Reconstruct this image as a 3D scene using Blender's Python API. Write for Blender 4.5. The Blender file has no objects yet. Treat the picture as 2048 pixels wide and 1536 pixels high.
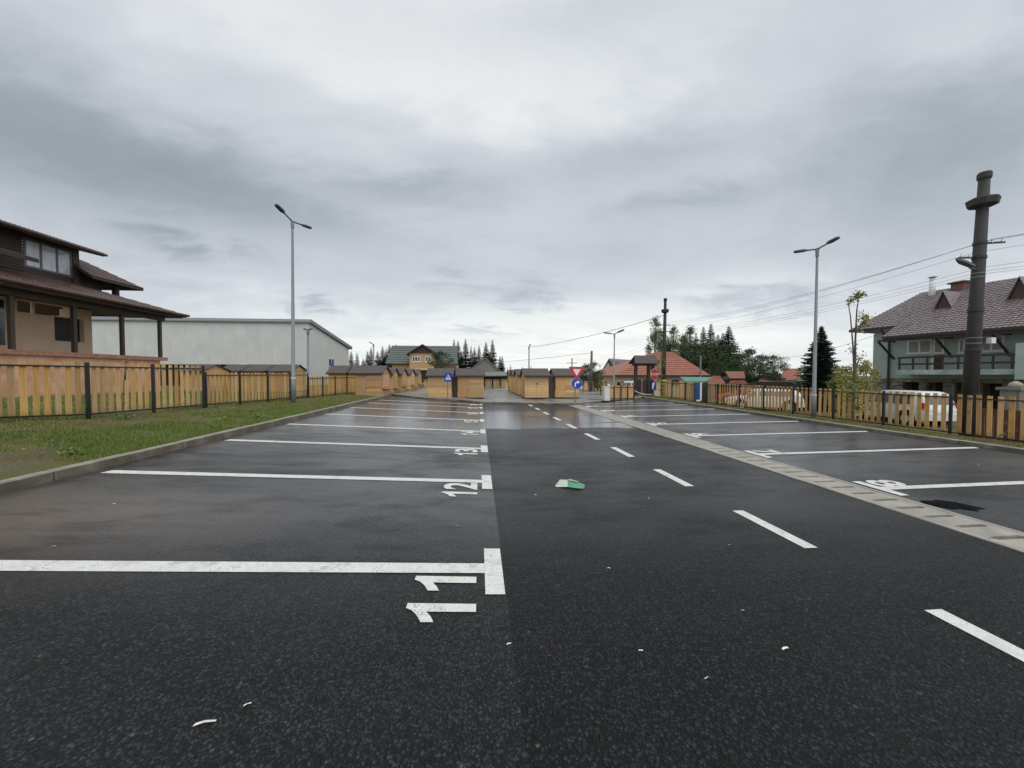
import bpy, math, random
from math import sin, cos, tan, atan, atan2, pi, radians, sqrt
from mathutils import Vector, Matrix, noise
random.seed(7)
scene = bpy.context.scene
COL = scene.collection
# ------------------------------------------------------------------ camera
F = 735.0; H = 1.6
PSI = atan(67/F); TH = atan(20/F)
cam = bpy.data.cameras.new("camera"); cam_o = bpy.data.objects.new("camera", cam); COL.objects.link(cam_o)
cam_o.location = (0, 0, H); cam_o.rotation_euler = (pi/2-TH, 0, -PSI)
cam.sensor_width = 36; cam.lens = F/2048*36; cam.clip_end = 3000; cam.clip_start = .05
scene.camera = cam_o
# measuring helpers: turn a measured direction of the photograph into a place in the world
CF = Vector((sin(PSI)*cos(TH), cos(PSI)*cos(TH), -sin(TH))); CR = Vector((cos(PSI), -sin(PSI), 0)); CU = CR.cross(CF)
def ray(px, py): return CF*F + CR*(px-1024) + CU*(768-py)
def A(px, py, Y):
    d = ray(px, py); t = Y/d.y; return Vector((d.x*t, Y, H+d.z*t))
def AX(px, py, X):
    d = ray(px, py); t = X/d.x; return Vector((X, d.y*t, H+d.z*t))
def GZ(px, py, z):
    d = ray(px, py); t = (z-H)/d.z; return Vector((d.x*t, d.y*t, z))
SL = .0514; SR = .009; XC = .2; XD = 5.5
def lotz(X):
    if X < XC: return (XC-max(X, -5.3))*SL
    if X > XD: return (min(X, 10.6)-XD)*SR
    return 0.
def G(px, py, dz=0):
    p = GZ(px, py, dz)
    if p.x < XC:
        d = ray(px, py); t = (XC*SL-H)/(d.z+SL*d.x)
        p = Vector((d.x*t, d.y*t, H+d.z*t+dz))
    elif p.x > XD:
        d = ray(px, py); t = (-XD*SR-H)/(d.z-SR*d.x)
        p = Vector((d.x*t, d.y*t, H+d.z*t+dz))
    return p
# ------------------------------------------------------------------ node helpers
class NT:
    def __init__(s, tree): s.t = tree; s.n = tree.nodes; s.l = tree.links
    def new(s, kind, **kw):
        n = s.n.new(kind)
        for k, v in kw.items(): setattr(n, k, v)
        return n
    def put(s, sock, v):
        if isinstance(v, bpy.types.NodeSocket): s.l.new(v, sock)
        elif v is not None: sock.default_value = v
    def m(s, op, a, b=None, c=None, clamp=False):
        n = s.n.new('ShaderNodeMath'); n.operation = op; n.use_clamp = clamp
        s.put(n.inputs[0], a)
        if b is not None: s.put(n.inputs[1], b)
        if c is not None: s.put(n.inputs[2], c)
        return n.outputs[0]
    def mix(s, f, a, b, blend='MIX'):
        n = s.n.new('ShaderNodeMix'); n.data_type = 'RGBA'; n.blend_type = blend
        s.put(n.inputs[0], f); s.put(n.inputs[6], a); s.put(n.inputs[7], b); return n.outputs[2]
    def ramp(s, f, stops):
        n = s.n.new('ShaderNodeValToRGB'); e = n.color_ramp.elements
        while len(e) < len(stops): e.new(.5)
        for el, (p, c) in zip(e, stops):
            el.position = p; el.color = (c, c, c, 1) if isinstance(c, (int, float)) else (*c, 1)
        s.put(n.inputs[0], f); return n.outputs[0]
    def noise(s, vec, scale, detail=4, rough=.55, dist=0.):
        n = s.n.new('ShaderNodeTexNoise'); n.inputs['Scale'].default_value = scale; n.inputs['Detail'].default_value = detail
        n.inputs['Roughness'].default_value = rough; n.inputs['Distortion'].default_value = dist
        if vec is not None: s.l.new(vec, n.inputs['Vector'])
        return n.outputs[0]
    def smooth(s, v, a, b, lo=0., hi=1.):
        n = s.n.new('ShaderNodeMapRange'); n.interpolation_type = 'SMOOTHSTEP'
        s.put(n.inputs[0], v); n.inputs[1].default_value = a; n.inputs[2].default_value = b
        n.inputs[3].default_value = lo; n.inputs[4].default_value = hi; return n.outputs[0]
    def vscale(s, vec, sc):
        n = s.n.new('ShaderNodeMapping'); n.inputs['Scale'].default_value = sc; s.l.new(vec, n.inputs['Vector']); return n.outputs[0]
# ------------------------------------------------------------------ sky: overcast cloud over a daylight sky
SUN_EL = radians(52); SUN_AZ = radians(150)      # azimuth clockwise from +Y
w = bpy.data.worlds.new("World"); scene.world = w; w.use_nodes = True
W = NT(w.node_tree); W.n.clear()
tc = W.new('ShaderNodeTexCoord'); sep = W.new('ShaderNodeSeparateXYZ'); W.l.new(tc.outputs['Generated'], sep.inputs[0])
dx, dy, dz = sep.outputs
zc = W.m('MAXIMUM', dz, 0.)
den = W.m('ADD', zc, .16)
cmb = W.new('ShaderNodeCombineXYZ'); W.l.new(W.m('DIVIDE', dx, den), cmb.inputs[0]); W.l.new(W.m('DIVIDE', dy, den), cmb.inputs[1])
cp = cmb.outputs[0]
n1 = W.noise(W.vscale(cp, (.55, .9, 1)), 1.1, 8, .55, .35)
n2 = W.noise(W.vscale(cp, (.8, 1.5, 1)), 2.6, 7, .6, .25)
n3 = W.noise(tc.outputs['Generated'], 9., 5, .6, .5)
az = W.m('ADD', W.m('ARCTAN2', dx, dy), W.m('MULTIPLY', W.m('SUBTRACT', n3, .5), .34))
el = W.m('ADD', W.m('ARCSINE', dz), W.m('MULTIPLY', W.m('SUBTRACT', n2, .5), .16))
base = W.ramp(zc, [(0., .97), (.06, .90), (.13, .80), (.22, .66), (.34, .60), (.45, .64), (.57, .72), (.75, .78), (1., .93)])
B = W.m('ADD', base, W.m('MULTIPLY', W.m('SUBTRACT', n1, .5), .46))
B = W.m('ADD', B, W.m('MULTIPLY', W.m('SUBTRACT', n2, .5), .26))
for (px, py, wx, wy, amp) in [(120, 290, 380, 75, -.26), (420, 365, 300, 60, -.22), (830, 382, 190, 30, -.24), (1250, 320, 300, 42, -.18),
        (1370, 400, 140, 26, -.2), (360, 490, 150, 20, -.3), (1920, 280, 230, 110, -.26), (1640, 320, 110, 70, -.14), (0, 90, 260, 150, -.14),
        (640, 612, 45, 16, -.3), (1060, 598, 60, 22, -.26), (950, 572, 90, 14, -.16), (1480, 598, 90, 18, -.24), (1590, 615, 60, 18, -.2),
        (970, 664, 70, 10, -.2), (1620, 40, 280, 90, -.14), (1250, 10, 160, 50, -.1), (700, 470, 160, 60, -.12), (250, 600, 260, 60, -.16), (1750, 620, 200, 60, -.12),
        (760, 150, 420, 90, .1), (1200, 655, 330, 60, .16), (1930, 90, 120, 50, .14), (1150, 210, 260, 50, .06), (1480, 560, 200, 30, .06)]:
    d = ray(px, py).normalized(); a0 = atan2(d.x, d.y); e0 = math.asin(d.z)
    sa = wx/F*cos(a0-PSI)**2/max(cos(e0), .4); se = wy/F*cos(e0)**2
    q = W.m('ADD', W.m('POWER', W.m('DIVIDE', W.m('SUBTRACT', az, a0), sa), 2.), W.m('POWER', W.m('DIVIDE', W.m('SUBTRACT', el, e0), se), 2.))
    B = W.m('ADD', B, W.m('MULTIPLY', W.m('EXPONENT', W.m('MULTIPLY', q, -1.)), amp*.95))
cloud = W.ramp(B, [(0., (.23, .27, .31)), (.3, (.33, .38, .42)), (.5, (.475, .51, .56)), (.7, (.61, .64, .685)), (.86, (.78, .81, .815)), (1., (.90, .92, .89))])
nish = W.new('ShaderNodeTexSky', sky_type='NISHITA', sun_disc=False, sun_elevation=SUN_EL, sun_rotation=SUN_AZ)
bgc = W.new('ShaderNodeBackground'); W.l.new(cloud, bgc.inputs[0]); bgc.inputs[1].default_value = 1.1
bgn = W.new('ShaderNodeBackground'); W.l.new(nish.outputs[0], bgn.inputs[0]); bgn.inputs[1].default_value = .1
ms = W.new('ShaderNodeMixShader'); ms.inputs[0].default_value = .96
W.l.new(bgn.outputs[0], ms.inputs[1]); W.l.new(bgc.outputs[0], ms.inputs[2])
wo = W.new('ShaderNodeOutputWorld'); W.l.new(ms.outputs[0], wo.inputs[0])
sl = bpy.data.lights.new("sun", 'SUN'); sl.energy = 1.35; sl.angle = radians(75); sl.color = (1, .985, .96)
so = bpy.data.objects.new("sun", sl); COL.objects.link(so)
sdir = Vector((sin(SUN_AZ)*cos(SUN_EL), cos(SUN_AZ)*cos(SUN_EL), sin(SUN_EL)))
so.rotation_euler = sdir.to_track_quat('Z', 'Y').to_euler(); so.location = (0, 0, 60)
vs = scene.view_settings; vs.view_transform = 'Standard'; vs.look = 'None'; vs.gamma = 1; vs.exposure = 0; vs.use_curve_mapping = False
# ------------------------------------------------------------------ materials
MATS = {}
def mat(name, col, rough=.7, var=.15, vscale=3., bump=0., bscale=40., metal=0., spec=.5, col2=None, stretch=(1, 1, 1), alpha=None, trans=0., local=True, emit=None, fine=0.):
    m = bpy.data.materials.new(name); m.use_nodes = True; T = NT(m.node_tree); b = T.n['Principled BSDF']
    tcn = T.new('ShaderNodeTexCoord'); v = tcn.outputs['Object'] if local else T.new('ShaderNodeNewGeometry').outputs['Position']
    v = T.vscale(v, stretch)
    oi = T.new('ShaderNodeObjectInfo'); off = T.new('ShaderNodeVectorMath', operation='ADD'); T.l.new(v, off.inputs[0])
    rr = T.m('MULTIPLY', oi.outputs['Random'], 37.); cx = T.new('ShaderNodeCombineXYZ'); T.l.new(rr, cx.inputs[0]); T.l.new(rr, cx.inputs[1]); T.l.new(cx.outputs[0], off.inputs[1])
    v = off.outputs[0]
    n = T.noise(v, vscale, 6, .6, .2)
    lo = tuple(c*(1-var*1.6) for c in col); hi = tuple(min(1, c*(1+var*1.6)) for c in (col2 or col))
    c = T.ramp(n, [(.3, lo), (.7, hi)])
    if fine:
        f = T.noise(v, bscale, 3, .6); c = T.mix(fine, c, T.ramp(f, [(.35, 0.), (.65, 1.)]), 'OVERLAY')
    T.l.new(c, b.inputs['Base Color'])
    T.l.new(T.smooth(n, .3, .7, max(.02, rough-.1), min(1, rough+.1)), b.inputs['Roughness'])
    b.inputs['Metallic'].default_value = metal; b.inputs['Specular IOR Level'].default_value = spec
    if trans: b.inputs['Transmission Weight'].default_value = trans
    if bump:
        bp = T.new('ShaderNodeBump'); bp.inputs['Strength'].default_value = .6; bp.inputs['Distance'].default_value = bump
        T.l.new(T.noise(v, bscale, 4, .6), bp.inputs['Height']); T.l.new(bp.outputs[0], b.inputs['Normal'])
    MATS[name] = m; return m
def wood(name, col, col2, rough=.6, stain=False):
    """planed softwood: long grain along the piece, knots, tone differing from piece to piece"""
    m = bpy.data.materials.new(name); m.use_nodes = True; T = NT(m.node_tree); b = T.n['Principled BSDF']
    g = T.new('ShaderNodeTexCoord').outputs['Object']; oi = T.new('ShaderNodeObjectInfo'); r = oi.outputs['Random']
    off = T.new('ShaderNodeVectorMath', operation='ADD'); cx = T.new('ShaderNodeCombineXYZ'); q = T.m('MULTIPLY', r, 53.)
    for i in range(3): T.l.new(q, cx.inputs[i])
    T.l.new(g, off.inputs[0]); T.l.new(cx.outputs[0], off.inputs[1]); v = off.outputs[0]
    gr = T.noise(T.vscale(v, (30, 30, 2.)), 1., 5, .6, .4); kn = T.noise(v, 9., 2, .5)
    c = T.mix(T.smooth(gr, .3, .7), (*col, 1), (*col2, 1))
    c = T.mix(T.smooth(kn, .68, .76, 0, .75), c, (col[0]*.4, col[1]*.3, col[2]*.25, 1))
    if stain:
        zo = T.new('ShaderNodeSeparateXYZ'); T.l.new(g, zo.inputs[0]); n_ = T.noise(v, 14., 4, .65)
        c = T.mix(T.m('MULTIPLY', T.smooth(T.m('ADD', zo.outputs[2], T.m('MULTIPLY', n_, .25)), .30, .12), .4), c, (.14, .095, .055, 1))
    k = T.smooth(r, 0, 1, .74, 1.15)
    hs = T.new('ShaderNodeHueSaturation'); T.l.new(k, hs.inputs['Value']); T.l.new(T.smooth(T.m('FRACT', T.m('MULTIPLY', r, 7.3)), 0, 1, .88, 1.08), hs.inputs['Saturation']); T.l.new(c, hs.inputs['Color'])
    T.l.new(hs.outputs[0], b.inputs['Base Color']); b.inputs['Roughness'].default_value = rough
    bp = T.new('ShaderNodeBump'); bp.inputs['Distance'].default_value = .002; bp.inputs['Strength'].default_value = .5
    T.l.new(gr, bp.inputs['Height']); T.l.new(bp.outputs[0], b.inputs['Normal'])
    MATS[name] = m; return m
def asphalt(name, c0, c1, agg, rbase, wetamp, smooth_far=0., brown=False):
    m = bpy.data.materials.new(name); m.use_nodes = True; T = NT(m.node_tree); b = T.n['Principled BSDF']
    pos = T.new('ShaderNodeNewGeometry').outputs['Position']; sp = T.new('ShaderNodeSeparateXYZ'); T.l.new(pos, sp.inputs[0]); x, y, z = sp.outputs
    # broad wet / dry patches, elongated across the lot
    p1 = T.noise(T.vscale(pos, (.35, .8, 1)), 1., 5, .62, .5)
    p2 = T.noise(T.vscale(pos, (1.1, 3.2, 1)), 1.2, 5, .6, .3)
    vor = T.new('ShaderNodeTexVoronoi'); vor.inputs['Scale'].default_value = agg
    wn = T.new('ShaderNodeTexNoise'); wn.inputs['Scale'].default_value = agg*.8; wn.inputs['Detail'].default_value = 2.; T.l.new(pos, wn.inputs['Vector'])
    wv = T.new('ShaderNodeVectorMath', operation='MULTIPLY_ADD'); T.l.new(wn.outputs['Color'], wv.inputs[0]); wv.inputs[1].default_value = (1.1/agg,)*3; T.l.new(pos, wv.inputs[2]); T.l.new(wv.outputs[0], vor.inputs['Vector'])
    vd = vor.outputs['Distance']; vc = T.new('ShaderNodeSeparateColor'); T.l.new(vor.outputs['Color'], vc.inputs[0])
    fine = T.noise(pos, agg*1.9, 3, .6)
    c = T.mix(T.smooth(vc.outputs[0], 0, 1), (*c0, 1), (*c1, 1))
    c = T.mix(T.smooth(vd, .28, .62, 0, .95), c, (c0[0]*.3, c0[1]*.3, c0[2]*.3, 1))
    c = T.mix(T.smooth(vc.outputs[1], .992, .998, 0, .3), c, (.18, .18, .17, 1))
    clump = T.noise(pos, agg*.42, 3, .7); c = T.mix(.75, c, T.ramp(clump, [(.36, .12), (.64, .85)]), 'OVERLAY')
    c = T.mix(T.m('MULTIPLY', T.smooth(p1, .4, .7, 0, .5), T.smooth(y, 2.5, 5.)), c, (c1[0]*1.15, c1[1]*1.13, c1[2]*1.1, 1))
    if brown:
        dpat = T.m('ADD', T.m('POWER', T.m('DIVIDE', T.m('ADD', x, 4.7), 2.2), 2.), T.m('POWER', T.m('DIVIDE', T.m('SUBTRACT', y, 3.9), .85), 2.))
        dm = T.m('MULTIPLY', T.m('EXPONENT', T.m('MULTIPLY', dpat, -1.)), T.smooth(T.m('ADD', p2, T.m('MULTIPLY', p1, .4)), .45, .8, .25, 1.))
        c = T.mix(dm, c, (.16, .125, .10, 1))
        em = T.m('MULTIPLY', T.smooth(x, -4.2, -5.1), T.smooth(p2, .4, .6, .1, .7)); c = T.mix(em, c, (.10, .08, .06, 1))
    T.l.new(c, b.inputs['Base Color'])
    # the low place where rain stands
    fr = T.m('ADD', y, T.m('MULTIPLY', T.m('SUBTRACT', p2, .5), 1.5))
    a = T.m('MULTIPLY', T.smooth(fr, 10.45, 10.8), T.smooth(fr, 17., 14.5))
    if name == 'asphalt_left': a = T.m('MULTIPLY', T.smooth(fr, 8.4, 11.2), T.smooth(fr, 19., 15.))
    side = T.smooth(T.m('ADD', x, T.m('MULTIPLY', p1, 2.)), 7.2, 5.6) if name != 'asphalt_left' else T.smooth(T.m('ADD', x, T.m('MULTIPLY', p1, 4.)), -6.5, -1.5, .1, 1.)
    holes = T.smooth(T.noise(T.vscale(pos, (.25, 1.6, 1)), 1.5, 4, .55), .66, .58)
    pud = T.m('MULTIPLY', T.m('MULTIPLY', a, side), holes)
    ro = T.m('ADD', rbase, T.m('MULTIPLY', T.m('SUBTRACT', p2, .5), -.2)); ro = T.m('MAXIMUM', ro, .2)
    T.l.new(ro, b.inputs['Roughness'])
    b.inputs['Specular IOR Level'].default_value = .22
    hgt = T.m('ADD', T.m('MULTIPLY', T.m('SUBTRACT', 1., vd), .8), T.m('MULTIPLY', fine, .5))
    dist = T.smooth(y, 4., 14., 1., .35)
    bp = T.new('ShaderNodeBump'); bp.inputs['Distance'].default_value = .02
    T.l.new(T.m('MULTIPLY', T.m('SUBTRACT', 1., pud), dist), bp.inputs['Strength']); T.l.new(hgt, bp.inputs['Height']); T.l.new(bp.outputs[0], b.inputs['Normal'])
    # film of rain water lying over the stones
    film = T.m('MULTIPLY', T.smooth(T.m('ADD', T.m('MULTIPLY', p1, .7), T.m('MULTIPLY', p2, .5)), .40, .68, .4, 1.), wetamp); film = T.m('MULTIPLY', film, T.smooth(y, 1.8, 4.6, .12, 1.))
    T.l.new(T.m('MULTIPLY_ADD', pud, T.m('SUBTRACT', 1., film), film), b.inputs['Coat Weight'])
    rip = T.noise(T.vscale(pos, (3, 9, 1)), 1., 4, .65)
    T.l.new(T.m('MULTIPLY_ADD', pud, -.06, .24), b.inputs['Coat Roughness']); T.l.new(T.m('MULTIPLY_ADD', pud, .6, 1.45), b.inputs['Coat IOR'])
    bc = T.new('ShaderNodeBump'); bc.inputs['Distance'].default_value = .004; bc.inputs['Strength'].default_value = .8
    T.l.new(T.m('ADD', T.m('MULTIPLY', T.m('MULTIPLY', hgt, .5), T.m('SUBTRACT', 1., pud)), rip), bc.inputs['Height']); T.l.new(bc.outputs[0], b.inputs['Coat Normal'])
    MATS[name] = m; return m
asphalt('asphalt_lane', (.007, .008, .009), (.036, .039, .043), 60., .55, .4)
asphalt('asphalt_left', (.012, .014, .016), (.050, .054, .057), 66., .5, 1., brown=True)
asphalt('asphalt_right', (.012, .014, .016), (.050, .055, .060), 54., .5, .9)
def paint():
    m = bpy.data.materials.new('road_paint'); m.use_nodes = True; T = NT(m.node_tree); b = T.n['Principled BSDF']
    pos = T.new('ShaderNodeNewGeometry').outputs['Position']
    vor = T.new('ShaderNodeTexVoronoi'); vor.inputs['Scale'].default_value = 110.; T.l.new(pos, vor.inputs['Vector'])
    n = T.noise(pos, 4., 4, .6); f = T.noise(pos, 120., 3, .6)
    pit = T.m('MULTIPLY', T.smooth(vor.outputs['Distance'], .56, .7, 0, .8), T.smooth(T.m('ADD', n, T.m('MULTIPLY', T.m('SUBTRACT', f, .5), .8)), .5, .68, .15, 1.))
    c = T.ramp(T.m('ADD', T.m('MULTIPLY', n, .6), T.m('MULTIPLY', T.noise(pos, 22., 4, .7), .4)), [(.3, (.50, .50, .46)), (.5, (.72, .72, .68)), (.7, (.80, .80, .77))]); c = T.mix(T.m('MULTIPLY', T.smooth(T.noise(pos, 7., 5, .7), .54, .66), .35), c, (.16, .16, .155, 1)); c = T.mix(pit, c, (.05, .05, .05, 1))
    T.l.new(c, b.inputs['Base Color']); b.inputs['Roughness'].default_value = .5
    bp = T.new('ShaderNodeBump'); bp.inputs['Distance'].default_value = .003; bp.inputs['Strength'].default_value = .5
    T.l.new(T.m('SUBTRACT', 1., vor.outputs['Distance']), bp.inputs['Height']); T.l.new(bp.outputs[0], b.inputs['Normal']); MATS['road_paint'] = m
paint()
def grassground():
    m = bpy.data.materials.new('grass_ground'); m.use_nodes = True; T = NT(m.node_tree); b = T.n['Principled BSDF']
    pos = T.new('ShaderNodeNewGeometry').outputs['Position']; sp = T.new('ShaderNodeSeparateXYZ'); T.l.new(pos, sp.inputs[0])
    n = T.noise(pos, .9, 6, .65, .4); f = T.noise(pos, 16., 5, .7); s = T.noise(T.vscale(pos, (1, .5, 1)), 2.6, 5, .6)
    c = T.ramp(T.m('ADD', n, T.m('MULTIPLY', T.m('SUBTRACT', f, .5), .45)), [(.30, (.10, .078, .048)), (.43, (.155, .13, .062)), (.52, (.135, .135, .05)), (.66, (.10, .125, .04)), (.8, (.075, .10, .03))])
    c = T.mix(T.smooth(T.noise(pos, 60., 4, .7), .35, .6, .55, 0), c, (.03, .028, .015, 1))
    c = T.mix(T.smooth(s, .56, .66, 0, .8), c, T.ramp(f, [(.35, (.07, .065, .055)), (.6, (.16, .15, .13)), (.7, (.36, .35, .31))]))
    T.l.new(c, b.inputs['Base Color']); b.inputs['Roughness'].default_value = .95; b.inputs['Specular IOR Level'].default_value = .2
    bp = T.new('ShaderNodeBump'); bp.inputs['Distance'].default_value = .03; T.l.new(f, bp.inputs['Height']); T.l.new(bp.outputs[0], b.inputs['Normal']); MATS['grass_ground'] = m
grassground()
def paving():
    m = bpy.data.materials.new('block_paving'); m.use_nodes = True; T = NT(m.node_tree); b = T.n['Principled BSDF']
    pos = T.new('ShaderNodeNewGeometry').outputs['Position']
    br = T.new('ShaderNodeTexBrick'); br.inputs['Scale'].default_value = 1.; br.inputs['Brick Width'].default_value = .22; br.inputs['Row Height'].default_value = .11; br.inputs['Mortar Size'].default_value = .008
    br.inputs['Color1'].default_value = (.25, .24, .22, 1); br.inputs['Color2'].default_value = (.33, .31, .28, 1); br.inputs['Mortar'].default_value = (.1, .095, .085, 1); T.l.new(pos, br.inputs['Vector'])
    n = T.noise(pos, .7, 5, .6); c = T.mix(T.smooth(n, .35, .65, 0, .5), br.outputs[0], (.15, .145, .13, 1), 'MULTIPLY')
    T.l.new(c, b.inputs['Base Color']); T.l.new(T.smooth(n, .42, .62, .6, .18), b.inputs['Roughness']); MATS['block_paving'] = m
paving()
mat('concrete', (.33, .31, .265), .55, .14, 3, .002, 60, local=False)
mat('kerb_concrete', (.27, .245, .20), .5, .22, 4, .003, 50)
def kerb_soil_shade():
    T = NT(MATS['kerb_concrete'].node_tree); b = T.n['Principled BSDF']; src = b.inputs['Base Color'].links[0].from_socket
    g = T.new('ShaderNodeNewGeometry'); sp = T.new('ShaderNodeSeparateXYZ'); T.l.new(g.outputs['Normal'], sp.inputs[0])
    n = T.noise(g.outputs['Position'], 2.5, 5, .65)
    k = T.m('MULTIPLY', T.smooth(sp.outputs[2], .8, .4), T.smooth(n, .3, .6, .2, .75))   # upright face darkened: splashed soil plus painted-in shade
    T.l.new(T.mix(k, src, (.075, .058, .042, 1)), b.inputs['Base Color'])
kerb_soil_shade()
wood('picket_wood', (.50, .285, .10), (.66, .415, .165), stain=True)
wood('kiosk_wood', (.54, .33, .14), (.66, .435, .20))
wood('kiosk_wood_red', (.50, .28, .125), (.60, .36, .17))
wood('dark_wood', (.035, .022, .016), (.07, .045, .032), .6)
wood('gate_wood', (.03, .02, .016), (.055, .038, .03), .65)
mat('black_steel', (.018, .016, .016), .4, .1)
mat('galvanised', (.20, .215, .23), .5, .08, 5, metal=.2)
mat('lamp_grey', (.09, .10, .11), .45, .1)
mat('kiosk_roof', (.085, .070, .066), .75, .2, 6, .004, 60)
mat('brown_metal_tile', (.10, .062, .056), .36, .15, 3)
mat('brown_tile', (.20, .165, .17), .42, .28, 5)
mat('red_tile', (.31, .115, .072), .6, .2, 3)
mat('red_tile_old', (.32, .155, .11), .75, .3, 5)
mat('green_sheet', (.105, .13, .12), .55, .15, 3)
mat('canopy_green', (.07, .25, .19), .5, .1)
mat('grey_roof', (.15, .125, .135), .6, .12)
mat('fibre_cement', (.21, .205, .185), .8, .2, 5)
mat('tan_render', (.62, .49, .36), .85, .12, 2.5, .004, 25, col2=(.54, .42, .30))
mat('pink_render', (.66, .34, .21), .85, .16, 2, .004, 25, col2=(.60, .36, .25))
mat('cap_brick', (.36, .18, .12), .85, .2, 6)
mat('soffit_red', (.11, .04, .03), .7, .2)
mat('soffit_brown', (.035, .022, .018), .6, .2)
mat('warehouse_sheet', (.58, .595, .575), .6, .05, .6)
mat('white_trim', (.72, .73, .72), .5, .05)
mat('orange_render', (.54, .33, .15), .8, .08, 2)
mat('cream_render', (.62, .53, .37), .8, .08, 2)
mat('beige_render', (.40, .375, .32), .85, .12, 2)
mat('green_render', (.36, .44, .41), .85, .12, 1.2, .003, 30, col2=(.33, .42, .39))
mat('balcony_render', (.36, .45, .40), .8, .22, 2)
mat('stone_grey', (.20, .175, .14), .85, .35, 3, .012, 14)
mat('brick_red', (.17, .08, .065), .85, .2, 8)
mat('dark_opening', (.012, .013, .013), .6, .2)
mat('glass_dark', (.02, .026, .03), .05, .1, spec=.9)
mat('glass_sky', (.50, .51, .57), .08, .12, spec=.9)  # pale base colour stands in for the sky reflected in glass
mat('curtain', (.30, .31, .31), .7, .25, 10, stretch=(6, 6, .3))
mat('dark_fence', (.016, .024, .022), .7, .2)
mat('pole_concrete', (.036, .034, .033), .75, .38, 5, .006, 22, stretch=(1, 1, .22))
mat('pole_far', (.11, .11, .11), .7, .15)
mat('cable', (.07, .07, .08), .6, .05)
mat('car_white', (.74, .76, .77), .22, .03, spec=.6)
mat('car_red', (.55, .07, .035), .25, .05)
mat('car_silver', (.55, .57, .58), .25, .05)
mat('tyre', (.02, .02, .02), .85, .1)
mat('tail_red', (.5, .02, .02), .25, .05)
mat('sign_red', (.50, .035, .05), .4, .06)
mat('sign_blue', (.01, .06, .40), .4, .06)
mat('sign_white', (.78, .79, .80), .4, .04)
mat('banner_blue', (.025, .075, .20), .35, .1)
mat('warning_yellow', (.62, .42, .02), .6, .1)
mat('sheet_green', (.09, .27, .16), .4, .15, 12)
mat('sheet_pale', (.50, .58, .46), .4, .15, 12)
mat('litter_white', (.78, .77, .72), .5, .08)
mat('mud', (.006, .006, .007), .95, .3, 20, .01, 60, spec=.1)
mat('bark', (.10, .085, .065), .9, .3, 8)
mat('bark_pale', (.34, .31, .26), .9, .4, 5)
def leafmat(name, c0, c1, c2):
    m = bpy.data.materials.new(name); m.use_nodes = True; T = NT(m.node_tree); b = T.n['Principled BSDF']
    pos = T.new('ShaderNodeNewGeometry').outputs['Position']; r = T.new('ShaderNodeNewGeometry').outputs['Random Per Island']
    n = T.noise(pos, 1.1, 4, .6); k = T.m('ADD', T.m('MULTIPLY', r, .6), T.m('MULTIPLY', n, .6))
    c = T.ramp(k, [(.25, c0), (.55, c1), (.9, c2)]); T.l.new(c, b.inputs['Base Color']); b.inputs['Roughness'].default_value = .65; b.inputs['Specular IOR Level'].default_value = .3
    MATS[name] = m
leafmat('needles', (.013, .026, .017), (.027, .050, .030), (.052, .085, .050))
leafmat('needles_blue', (.028, .052, .038), (.055, .092, .066), (.10, .15, .11))
leafmat('leaf_dark', (.022, .040, .018), (.045, .075, .030), (.085, .125, .050))
leafmat('leaf_birch', (.050, .078, .028), (.090, .125, .045), (.150, .185, .075))
leafmat('leaf_yellow', (.12, .14, .03), (.22, .23, .06), (.36, .34, .12))
leafmat('leaf_fresh', (.07, .12, .02), (.12, .19, .035), (.20, .27, .06))
leafmat('grass_blades', (.105, .12, .032), (.18, .185, .055), (.30, .26, .11))
leafmat('grass_bright', (.085, .135, .03), (.145, .21, .045), (.22, .26, .07))
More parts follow.
